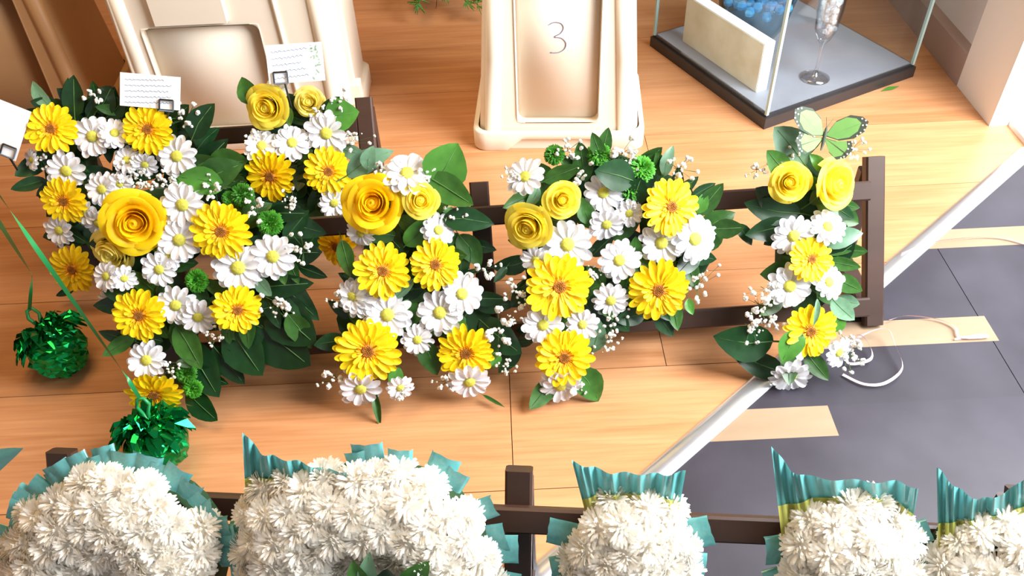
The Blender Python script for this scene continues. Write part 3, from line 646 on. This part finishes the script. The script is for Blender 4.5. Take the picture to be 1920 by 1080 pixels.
# ------------------------------------------------------------------ plastic flower buckets
def rrect(hx, hy, r, n=5):
    out = []
    for cx, cy, a0 in ((hx-r, hy-r, 0), (-hx+r, hy-r, 90), (-hx+r, -hy+r, 180), (hx-r, -hy+r, 270)):
        for k in range(n+1):
            a = math.radians(a0 + 90*k/n); out.append((cx + r*math.cos(a), cy + r*math.sin(a)))
    return out
def bucket(loc, yaw, W_, D_, H_, m, label, panel, taper=.06, tab=None, notch=True, digit=False, lug=False):
    t = thing('flower_bucket', loc, label, 'bucket', 'upturned plastic flower buckets')
    M = Matrix.Translation(loc) @ Matrix.Rotation(yaw, 4, 'Z'); hx, hy = W_/2, D_/2
    def ins(z): return taper*z/H_
    def yf(z): return -hy + .012 + ins(z)                 # front face of the body
    mb = MB()
    # body as front-back prism with an open front recess: shell rings then a separate recessed panel
    x0, x1, z0, z1, dp = panel
    # side, back, top shell (rounded), front built as strips round the recess
    def fx(z): return hx - .012 - ins(z)
    zs = [.0, .05, z0, (z0+z1)/2, z1, H_]; zs = sorted(set(round(z, 4) for z in zs))
    rc = .028
    for za, zb in zip(zs[:-1], zs[1:]):
        def ringp(z):
            pts = []
            X_, Y0, Y1 = fx(z), yf(z), hy-.012-ins(z)
            for cx, cy, a0 in ((X_-rc, Y0+rc, -90), (X_-rc, Y1-rc, 0), (-X_+rc, Y1-rc, 90), (-X_+rc, Y0+rc, 180)):
                for k in range(6):
                    a = math.radians(a0+90*k/5); pts.append((cx+rc*math.cos(a), cy+rc*math.sin(a), z))
            return pts
        mb.grid([ringp(za), ringp(zb)])
        def fq(xa, xb): mb.add([(xa(za), yf(za), za), (xb(za), yf(za), za), (xb(zb), yf(zb), zb), (xa(zb), yf(zb), zb)], [(0,1,2,3)])
        L0 = lambda z: -fx(z)+rc; R0 = lambda z: fx(z)-rc
        if za >= z0-1e-4 and zb <= z1+1e-4:
            fq(L0, lambda z: x0); fq(lambda z: x1, R0)
        else: fq(L0, R0)
    top = [(p[0]*(fx(H_)/fx(H_)), p[1], H_) for p in ringp(H_)]; mb.add(top, [tuple(range(len(top)))])
    put('body', mb.mesh('body', [m]), t, M)
    mb = MB()                                             # recessed panel with rounded corners at both ends
    def pan(z0_, z1_, inset, dep):
        return None
    cr = .018; out = []
    for cx, cz, a0 in ((x1-cr, z1-cr, 0), (x0+cr, z1-cr, 90), (x0+cr, z0+cr, 180), (x1-cr, z0+cr, 270)):
        for k in range(6): a = math.radians(a0+90*k/5); out.append((cx+cr*math.cos(a), cz+cr*math.sin(a)))
    sq = []
    for (x_, z_) in out:                                   # matching square border to close the corner gaps
        sq.append((x0 if abs(x_-x0) < cr and x_ < (x0+x1)/2 else (x1 if x_ > (x0+x1)/2 and abs(x_-x1) < cr else x_), z_))
    sq = [(x0 if x_ < (x0+x1)/2 else x1, z0 if z_ < (z0+z1)/2 else z1) for x_, z_ in out]
    mb.grid([[(x_, yf(z_), z_) for x_, z_ in sq], [(x_, yf(z_)-.0025, z_) for x_, z_ in out], [(x0+(x_-x0)*.98+.002, yf(z_)+.002, z_) for x_, z_ in out],
             [(x_*.97+.03*(x0+x1)/2, yf(z_)+dp, z_*.985+.015*(z0+z1)/2) for x_, z_ in out]], 0, True)
    n = len(out); b = len(mb.v)-n; mb.f.append(tuple(range(b, b+n))[::-1]); mb.m.append(0)
    pn = put('panel', mb.mesh('panel', [m]), t, M)
    # upright ribs beside the panel
    for sx in (-1, 1):
        mb = MB(); xr = (x1+.040) if sx > 0 else (x0-.040)
        mb.tube([(xr+.012*sx*(1-k), yf(.03+k*(H_-.05))-.001, .03+k*(H_-.05)) for k in (0, .25, .5, .75, 1)], .0055, 0, 8)
        put('rib', mb.mesh('rib', [m]), t, M)
        mb = MB(); xr = sx*(hx-.045); mb.tube([(xr-sx*ins(z)*.8, yf(z)+.010, z) for z in (.02, H_*.5, H_-.01)], .020, 0, 12)
        put('corner_column', mb.mesh('corner_column', [m]), t, M)
    # rim with a hand notch in front
    mb = MB(); prof = rrect(hx, hy, .03)
    rows = []
    def zlow(x, y): 
        if not notch or y > -hy+.02: return .0
        a = abs(x - (x0+x1)/2); return .031*max(0, min(1, (.12-a)/.035))
    pr2 = []
    for i in range(len(prof)):
        p, q = prof[i], prof[(i+1) % len(prof)]; L_ = math.hypot(q[0]-p[0], q[1]-p[1]); k = max(1, int(L_/.012))
        for j in range(k): pr2.append((p[0]+(q[0]-p[0])*j/k, p[1]+(q[1]-p[1])*j/k))
    rows = [[(x*.985, y*.985, zlow(x, y)) for x, y in pr2], [(x, y, zlow(x, y)+.003) for x, y in pr2], [(x, y, .046) for x, y in pr2], [(x*.985, y*.985, .050) for x, y in pr2], [(x*.94, y*.94, .050) for x, y in pr2]]
    mb.grid(rows, 0, True); put('rim', mb.mesh('rim', [m]), t, M)
    if tab:
        a, b_, c, d = tab; mb = MB(); mb.box((a, yf(c)-.012, c), (b_, yf(c)+.02, d)); put('tab', mb.mesh('tab', [m], False), t, M)
    if lug:
        mb = MB(); mb.box((hx-.03, -hy+.04, .085), (hx+.012, -hy+.075, .135)); mb.box((hx-.028, -hy+.045, .04), (hx+.0, -hy+.07, H_*.98)); put('side_flange', mb.mesh('side_flange', [m], False), t, M)
    if digit:
        zc, xc, s_ = digit; pts = [(-.5, 1.0), (-.2, 1.15), (.25, 1.1), (.42, .8), (.25, .45), (-.15, .2), (.3, .12), (.58, -.2), (.5, -.6), (.1, -.85), (-.5, -.85)]
        mb = MB(); P3 = []
        for i in range(len(pts)-1):
            p0 = pts[max(i-1, 0)]; p1 = pts[i]; p2 = pts[i+1]; p3 = pts[min(i+2, len(pts)-1)]
            for j in range(5):
                u = j/5; f = lambda k: .5*(2*p1[k] + (p2[k]-p0[k])*u + (2*p0[k]-5*p1[k]+4*p2[k]-p3[k])*u*u + (3*p1[k]-p0[k]-3*p2[k]+p3[k])*u**3)
                P3.append((f(0), f(1)))
        P3 = [Vector((xc+x*s_, yf(zc+z*s_)+dp-.0006, zc+z*s_)) for x, z in P3]
        mb.tube(P3, .0011, 0, 5); put('handwritten_numeral', mb.mesh('numeral', [INKP]), pn, Matrix.Identity(4)).__setitem__('label', 'handwritten marker numeral three')
    return t
bk = (fl(888, 283) + fl(1207, 283))/2; by = math.atan2(-.032, .39)
W3 = (fl(888, 283) - fl(1207, 283)).length
def bk_place(fc, yaw, D_): return Vector((fc.x - math.sin(yaw)*D_/2, fc.y + math.cos(yaw)*D_/2, 0))
bucket(bk_place(bk, by, .29), by, W3, .29, .44, CREAM, 'cream plastic bucket marked with a handwritten 3', (-.095, .092, .068, .40, .016), .03, digit=(.258, -.004, .034))
bucket(Vector((-.597, 1.73+.16, 0)), .0, .505, .32, .50, CREAM, 'cream plastic bucket behind the two upright message cards', (-.178, .078, .05, .312, .018), .0, tab=(-.138, .016, .322, .40), notch=False, lug=True)
tb = fl(-130, 240)
bucket(bk_place(Vector((-1.22, 1.80, 0)), .06, .32), .06, .50, .32, .46, SHADED, 'shaded plastic bucket at the top left corner', (-.20, .15, .03, .36, .03), .03, notch=False)

# ------------------------------------------------------------------ glass display case and what is in it
c0 = fl(1432, 243); e1 = (fl(1216, 84) - c0); e2 = (fl(1700, 138) - c0); S_ = .48
e1.normalize(); e2 = Vector((e1.y, -e1.x, 0))
CM = Matrix.Translation(c0) @ Matrix((e2, e1, Vector((0, 0, 1)))).transposed().to_4x4()
t = thing('display_case', c0 + (e1+e2)*S_/2, 'square glass display case on a black base', 'display case')
mb = MB(); mb.box((0, 0, 0), (S_, S_, .028)); mb.box((.006, .006, .028), (S_-.006, S_-.006, .034)); put('base', mb.mesh('base', [BLACK], False), t, CM)
mb = MB(); mb.box((.012, .012, .034), (S_-.012, S_-.012, .037)); put('inner_floor', mb.mesh('inner_floor', [CASEF], False), t, CM)
HG = .62
for a, b in (((.006, .006), (S_-.006, .011)), ((.006, S_-.011), (S_-.006, S_-.006)), ((.006, .0112), (.011, S_-.0112)), ((S_-.011, .0112), (S_-.006, S_-.0112))):
    mb = MB(); mb.box((a[0], a[1], .037), (b[0], b[1], HG)); put('glass_pane', mb.mesh('glass_pane', [GLASS], False), t, CM)
for a in ((.004, .004), (S_-.011, .004), (.004, S_-.011), (S_-.011, S_-.011)):
    mb = MB(); mb.box((a[0], a[1], .034), (a[0]+.007, a[1]+.007, HG)); put('corner_bead', mb.mesh('corner_bead', [GEDGE], False), t, CM)
mb = MB(); mb.box((0, 0, HG), (S_, S_, HG+.02)); put('lid', mb.mesh('lid', [GLASS], False), t, CM)
# canvas block leaning inside
def place_local(u, v): return CM @ Vector((u, v, .037))
t = thing('canvas_block', place_local(.07, .22), 'printed canvas block with white edges inside the glass case', 'canvas')
mb = MB(); mb.box((.047, .095, .037), (.078, .40, .165)); put('canvas_edge', mb.mesh('canvas_edge', [WPAINT], False), t, CM)
mb = MB(); mb.box((.0455, .097, .039), (.0468, .398, .163)); put('printed_face', mb.mesh('printed_face', [PRINT], False), t, CM)
# blue glass bead bag
t = thing('blue_glass_bowl', place_local(.20, .31), 'blue glass bowl of clear beads behind the canvas block', 'bowl')
mb = MB(); mb.lathe([(.04, 0), (.055, .01), (.085, .06), (.10, .13), (.104, .20), (.100, .20), (.094, .13), (.08, .065), (.05, .016), (0, .014)], 28)
put('bowl', mb.mesh('bowl', [BLUEG]), t, CM @ Matrix.Translation((.20, .31, .0375)))
mb = MB(); rg = random.Random(6)
for k in range(70):
    a = k*2.4; r = .085*math.sqrt((k % 35 + .5)/35); blob(mb, (r*math.cos(a), r*math.sin(a), .10 + .06*(k//35) + rg.uniform(0, .03)), .014, 0, 6, 4)
o = put('beads', mb.mesh('beads', [BEAD], False), t, CM @ Matrix.Translation((.20, .31, .0375))); o['kind'] = 'stuff'
# champagne flute filled with crystals
fp = fl(1527, 146, .037); 
t = thing('champagne_flute', fp, 'tall champagne flute filled with crystals inside the glass case', 'glass')
mb = MB(); mb.lathe([(0, .002), (.036, .0), (.037, .002), (.02, .006), (.006, .012), (.004, .03), (.0035, .075), (.005, .09), (.016, .105), (.026, .13), (.031, .18), (.031, .26), (.0285, .31), (.027, .31), (.0295, .26), (.0295, .18), (.024, .132), (.014, .110), (0, .104)], 28)
put('flute', mb.mesh('flute', [CRYS]), t, Matrix.Translation(fp))
mb = MB()
for k in range(90):
    a = rg.uniform(0, 6.28); r = .020*math.sqrt(rg.random()); blob(mb, (r*math.cos(a), r*math.sin(a), .125+.15*k/90), .007, 0, 5, 3)
o = put('crystals', mb.mesh('crystals', [CRYB], False), t, Matrix.Translation(fp)); o['kind'] = 'stuff'

# ------------------------------------------------------------------ message cards on picks
def scribble(mb, rg, x0, x1, z, h, r):
    n = int((x1-x0)/.0022); pts = [Vector((x0+(x1-x0)*k/n, 0, z + h*math.sin(k*1.9+rg.uniform(-.5, .5))*rg.uniform(.2, 1) + (x1-x0)*.0*k)) for k in range(n+1)]
    mb.tube(pts, r, 0, 3, False)
def card(quad, foot, fr, wf, label, seed, clip_at, print_=False, lines=5):
    rg = random.Random(seed); TL, TR, BR, BL = [fr.px(x, y, wf) for x, y in quad]
    ex = (TR-TL+BR-BL).normalized(); ez = ((TL-BL)+(TR-BR)); ez = (ez - ex*ez.dot(ex)).normalized(); n = ex.cross(ez)
    W_ = ((TR-TL).length+(BR-BL).length)/2; H_ = ((TL-BL).length+(TR-BR).length)/2; C_ = (TL+TR+BL+BR)/4
    M = Matrix.Translation(C_) @ Matrix((ex, -n, ez)).transposed().to_4x4()   # local -y... faces the viewer with +(-n)
    if (CAM-C_).dot(-n) > 0: sgn = 1
    else: sgn = -1
    ft = fr.px(*foot, WF+.01)
    t = thing('message_card', ft, label, 'card', 'message cards on picks')
    mb = MB(); mb.box((-W_/2, -.0004, -H_/2), (W_/2, .0004, H_/2)); put('card_sheet', mb.mesh('card_sheet', [CARD], False), t, M)
    mb = MB()
    for k in range(lines):
        z = H_*(.34 - .68*k/max(1, lines-1)); scribble(mb, rg, -W_*.42, W_*(rg.uniform(.1, .25) if print_ else rg.uniform(.2, .4)), z, H_*.035, .0005)
    for v in range(len(mb.v)): x_, y_, z_ = mb.v[v]; mb.v[v] = (x_, sgn*.0007 + y_*.3, z_ + x_*.06)
    if lines: put('handwriting', mb.mesh('handwriting', [INK]), t, M)
    if print_:
        mb = MB()
        for k in range(22):
            z = rg.uniform(-.45, .45)*H_; x_ = W_*.36 + rg.uniform(-.07, .07)*W_; r = rg.uniform(.002, .0045)
            a = rg.uniform(0, 3); mb.add([(x_+r*math.cos(a+i*1.57)*(1 if i % 2 else .5), sgn*.0008, z+r*math.sin(a+i*1.57)*(1 if i % 2 else .5)) for i in range(4)], [(0,1,2,3)])
        put('printed_spray', mb.mesh('printed_spray', [TAPE], False), t, M)
    # pick: square clip window and stem into the foam
    mb = MB(); cpt = fr.px(*clip_at, wf); l = M.inverted() @ cpt; s_ = .0125; yy = l.y + sgn*.0035
    q = [Vector((l.x-s_, yy, l.z-s_*.8)), Vector((l.x+s_, yy, l.z-s_*.8)), Vector((l.x+s_, yy, l.z+s_*.8)), Vector((l.x-s_, yy, l.z+s_*.8))]
    for i in range(4): mb.tube([q[i], q[(i+1) % 4]], .0017, 0, 5)
    mb.tube([Vector((l.x+s_*.5, yy, l.z-s_*.8)), M.inverted() @ ft], .0020, 0, 6)
    put('card_pick', mb.mesh('card_pick', [CLIP]), t, M)
card([(222, 134), (338, 146), (338, 206), (228, 199)], (300, 260), BCK, WF+.045, 'white handwritten message card above the left back letter', 1, (313, 198))
card([(490, 86), (600, 79), (613, 150), (512, 157)], (550, 215), BCK, WF+.06, 'white message card with green leaf print above the two roses', 2, (527, 146), True)
card([(-60, 160), (58, 212), (30, 300), (-85, 260)], (40, 330), BCK, WF+.05, 'blank pale message card at the left edge of the picture', 3, (17, 284), lines=0)

# ------------------------------------------------------------------ butterfly on the letter I
bp = MID.px(1545, 258, WF+.055); t = thing('decorative_butterfly', bp, 'green spotted butterfly decoration above the yellow roses', 'butterfly')
def wing(fore, hind, spots):
    mb = MB()
    def fan(pts, z, mi): mb.add([(x, y, z) for x, y in pts], [tuple(range(len(pts)))], mi)
    for poly in (fore, hind):
        c = Vector((sum(p[0] for p in poly)/len(poly), sum(p[1] for p in poly)/len(poly)))
        mb.prism(poly, -.0004, .0002, 1)
        fan([(p[0]*.80+c.x*.05, p[1]*.86+c.y*.07) for p in poly], .0004, 0)
        mb.add([(.001, .0, .0006), (c.x*1.45, c.y*1.45, .0006), (c.x*1.4+.0009, c.y*1.5-.0009, .0006)], [(0, 1, 2)], 1)
    for x, y in spots:
        mb.add([(x+.0011*math.cos(k), y+.0011*math.sin(k), .0007) for k in (0, 1.05, 2.1, 3.14, 4.2, 5.25)], [tuple(range(6))], 2)
    return mb.mesh('wing', [WINGG, WINGK, CARD], False)
fore = [(0, .002), (.010, .022), (.024, .031), (.038, .031), (.046, .026), (.044, .014), (.034, .004), (.018, -.001)]
hind = [(0, 0), (.016, -.002), (.032, .001), (.036, -.009), (.030, -.020), (.020, -.024), (.010, -.017)]
spots = [(.0425, .027), (.0445, .022), (.0435, .016), (.040, .012), (.0405, .021), (.038, .0285), (.037, .008), (.033, .0), (.0345, -.007), (.031, -.015), (.028, -.019), (.0305, -.009), (.025, -.021), (.030, -.003)]
me = wing(fore, hind, spots)
BM = frame_matrix(bp, MID.n, 0, 1.3)
put('wing', me, t, BM @ Matrix.Rotation(math.radians(-14), 4, 'Z') @ Matrix.Rotation(math.radians(-30), 4, 'Y'))
put('wing', me, t, BM @ Matrix.Rotation(math.radians(-14), 4, 'Z') @ Matrix.Rotation(math.radians(8), 4, 'Y') @ Matrix.Diagonal((-1, 1, 1, 1)))
mb = MB(); mb.tube([(0, -.016, 0), (0, -.008, .001), (0, .004, .001), (0, .010, .001), (0, .013, .001)], [.0010, .0022, .0024, .0020, .001], 0, 8)
mb.tube([(0, .012, .001), (.005, .024, .003)], .0004, 0, 4); mb.tube([(0, .012, .001), (-.004, .024, .003)], .0004, 0, 4)
put('insect_body', mb.mesh('insect_body', [WINGK]), t, BM @ Matrix.Rotation(math.radians(-14), 4, 'Z'))
mb = MB(); mb.tube([(0, 0, -.001), (.002, -.01, -.025), (.002, -.02, -.05)], .0007, 0, 5); put('wire', mb.mesh('wire', [STEM]), t, BM)

# ------------------------------------------------------------------ foil balloon weights with ribbons
def weight(pos, seed, tilt, label, rib_pts, rlabel, size=1.0):
    rg = random.Random(seed); t = thing('balloon_weight', pos, label, 'balloon weight', 'green foil balloon weights')
    M = Matrix.Translation(pos + Vector((0, 0, .040*size))) @ Matrix.Rotation(tilt[1], 4, 'Z') @ Matrix.Rotation(tilt[0], 4, 'X') @ Matrix.Diagonal((size, size, size, 1))
    mb = MB(); n, m_ = 34, 22; rows = []
    for i in range(m_+1):
        th = math.pi*(.03+.94*i/m_); row = []
        for k in range(n):
            a = 2*math.pi*(k+.5*(i % 2)+rg.uniform(-.3, .3))/n; d = Vector((math.sin(th)*math.cos(a), math.sin(th)*math.sin(a), math.cos(th)))
            r = .041*(1 + .16*noise.noise(d*3.2+Vector((seed*7, 0, 0))) + .10*noise.noise(d*8+Vector((seed*3, 5, 0))) + .035*rg.uniform(-1, 1))
            row.append(d*r)
        rows.append(row)
    mb.grid(rows, 0, True); mb.f = [q for f in mb.f for q in ((f[0], f[1], f[2]), (f[0], f[2], f[3]))]; mb.m = [0]*len(mb.f)
    put('foil_wrap', mb.mesh('foil_wrap', [FOIL], False), t, M)
    mb = MB()
    for k in range(120):                                  # gathered foil frill falling round the neck
        a = rg.uniform(0, 6.28); e = rg.uniform(.3, 1.75); ln = rg.uniform(.024, .050); d = Vector((math.cos(a)*math.sin(e), math.sin(a)*math.sin(e), math.cos(e)))
        s_ = Vector((-math.sin(a), math.cos(a), 0)); w_ = rg.uniform(.003, .008); p = Vector((0, 0, .030)) + Vector((d.x, d.y, 0))*.016; b = Vector((0, 0, -.016))
        q = [p, p+d*ln*.45, p+d*ln*.8+b*.6, p+d*ln+b*1.4]; tw = rg.uniform(-.8, .8); t0 = rg.uniform(-.5, .5)
        rows = [[c - (s_*math.cos(t0+tw*j)+Vector((0,0,1))*math.sin(t0+tw*j))*w_*f, c + (s_*math.cos(t0+tw*j)+Vector((0,0,1))*math.sin(t0+tw*j))*w_*f] for j, (c, f) in enumerate(zip(q, (.6, 1, .9, .3)))]
        mb.grid(rows)
    o = put('foil_fringe', mb.mesh('foil_fringe', [FOIL], False), t, M); o['kind'] = 'stuff'
    mb = MB(); mb.tube([(0, 0, .034), (-.004, 0, .05), (-.008, 0, .062), (-.004, 0, .073), (.004, 0, .073), (.008, 0, .062), (.003, 0, .05), (0, 0, .034)], .0028, 0, 6)
    put('loop', mb.mesh('loop', [GRIB]), t, M)
    mb = MB(); P = [M @ Vector((0, 0, .073))] + rib_pts; fine = []
    for i in range(len(P)-1):
        for j in range(8): fine.append(P[i].lerp(P[i+1], j/8))
    fine.append(P[-1]); rows = []
    for i, p in enumerate(fine):
        tw = i*.22; sv = Vector((math.cos(tw), math.sin(tw)*.4, math.sin(tw)*.2)).normalized()*.0034
        rows.append([p-sv, p, p+sv])
    mb.grid(rows); put('balloon_ribbon', mb.mesh('balloon_ribbon', [GRIB]), t, Matrix.Identity(4))
p1 = fl(128, 690); p2 = fl(312, 860)
weight(p1, 1, (-.75, .75), 'dark green foil balloon weight on the wooden floor far left', [fl(60, 515, .24), fl(0, 420, .42), fl(-150, 180, .75)], '', 1.18)
weight(p2, 2, (-.3, .3), 'shiny green foil balloon weight below the flower letter', [fl(236, 705, .16), fl(120, 540, .32), fl(0, 368, .50), fl(-160, 130, .80)], '', 1.15)

# ------------------------------------------------------------------ curled pink ribbon on the slate floor
def ribbon(name, pxs, width, m, label, cat, zs=None):
    P = [fl(x, y, z) for x, y, z in pxs]; fine = []
    for i in range(len(P)-1):
        p0, p1_, p2_, p3 = P[max(i-1, 0)], P[i], P[i+1], P[min(i+2, len(P)-1)]
        for j in range(6):
            u = j/6; fine.append(.5*(2*p1_ + (p2_-p0)*u + (2*p0-5*p1_+4*p2_-p3)*u*u + (3*p1_-p0-3*p2_+p3)*u**3))
    fine.append(P[-1]); rows = []
    for i, p in enumerate(fine):
        tg = (fine[min(i+1, len(fine)-1)] - fine[max(i-1, 0)]).normalized(); a = .6 + .5*math.sin(i*.18)
        s_ = tg.cross(Vector((0, 0, 1))).normalized()*math.cos(a) + Vector((0, 0, 1))*math.sin(a); s_ *= width/2
        p = Vector((p.x, p.y, max(p.z, abs(s_.z)+.001))); rows.append([p-s_, p+s_])
    mb = MB(); mb.grid(rows); return put(name, mb.mesh(name, [m]), label=label, cat=cat)
ribbon('curling_ribbon', [(1575, 640, .02), (1612, 628, .02), (1634, 655, .015), (1630, 675, .01), (1590, 680, .01), (1600, 640, .01), (1660, 615, .025), (1680, 650, .02), (1692, 690, .012), (1660, 718, .008), (1620, 720, .006), (1580, 702, .004)], .0050, PINK, 'pale pink curling ribbon looped beside the stand foot', 'ribbon')
ribbon('curling_ribbon', [(1668, 600, .01), (1700, 592, .008), (1755, 598, .006), (1790, 612, .006), (1800, 632, .005), (1850, 632, .004), (1840, 628, .004), (1790, 636, .004)], .0045, PINK, 'pale pink curling ribbon straying over the slate tiles', 'ribbon')
ribbon('curling_ribbon', [(1690, 475, .008), (1730, 458, .006), (1800, 447, .005), (1880, 446, .005), (1960, 470, .004)], .0045, PINK, 'pale ribbon lying across the inlay near the door sill', 'ribbon')

# ------------------------------------------------------------------ cut conifer greenery lying behind the buckets
def greenery(pos, tips, label):
    t = thing('conifer_spray', pos, label, 'foliage', 'cut conifer sprays'); rg = random.Random(len(tips))
    for q in tips:
        mb = MB(); P = pos + Vector((0, 0, .10)); d = q - P
        mb.tube([P, P+d*.5+Vector((0, 0, .02)), q], [.003, .002, .001], 1, 5)
        for k in range(70):
            f = rg.uniform(.25, 1); c = P + d*f + Vector((0, 0, .08*f*(1-f))); a = Vector([rg.gauss(0, 1) for _ in range(3)]).normalized(); a = (a + d.normalized()*.8).normalized()
            mb.tube([c, c+a*.018, c+a*.034], [.0012, .0022, .0006], 0, 4)
        put('frond', mb.mesh('frond', [LEAFB, STEM]), t, Matrix.Identity(4))
    return t
gp = Vector((-.22, 2.52, 0))
greenery(gp, [fl(785, 12, .06), fl(880, 10, .06), fl(840, -8, .08), fl(905, 18, .05), fl(765, -8, .07)], 'cut green conifer spray tips at the top edge beside the numbered bucket')
# two fallen scraps
mb = MB(); mb.add([(0, 0, .001), (.03, .006, .004), (.06, 0, .001), (.03, -.008, .003)], [(0, 1, 2, 3)])
put('fallen_leaf', mb.mesh('fallen_leaf', [LEAFB]), M=Matrix.Translation(fl(1650, 172)) @ Matrix.Rotation(.35, 4, 'Z'), label='small fallen green leaf on the floor beside the glass case', cat='leaf')
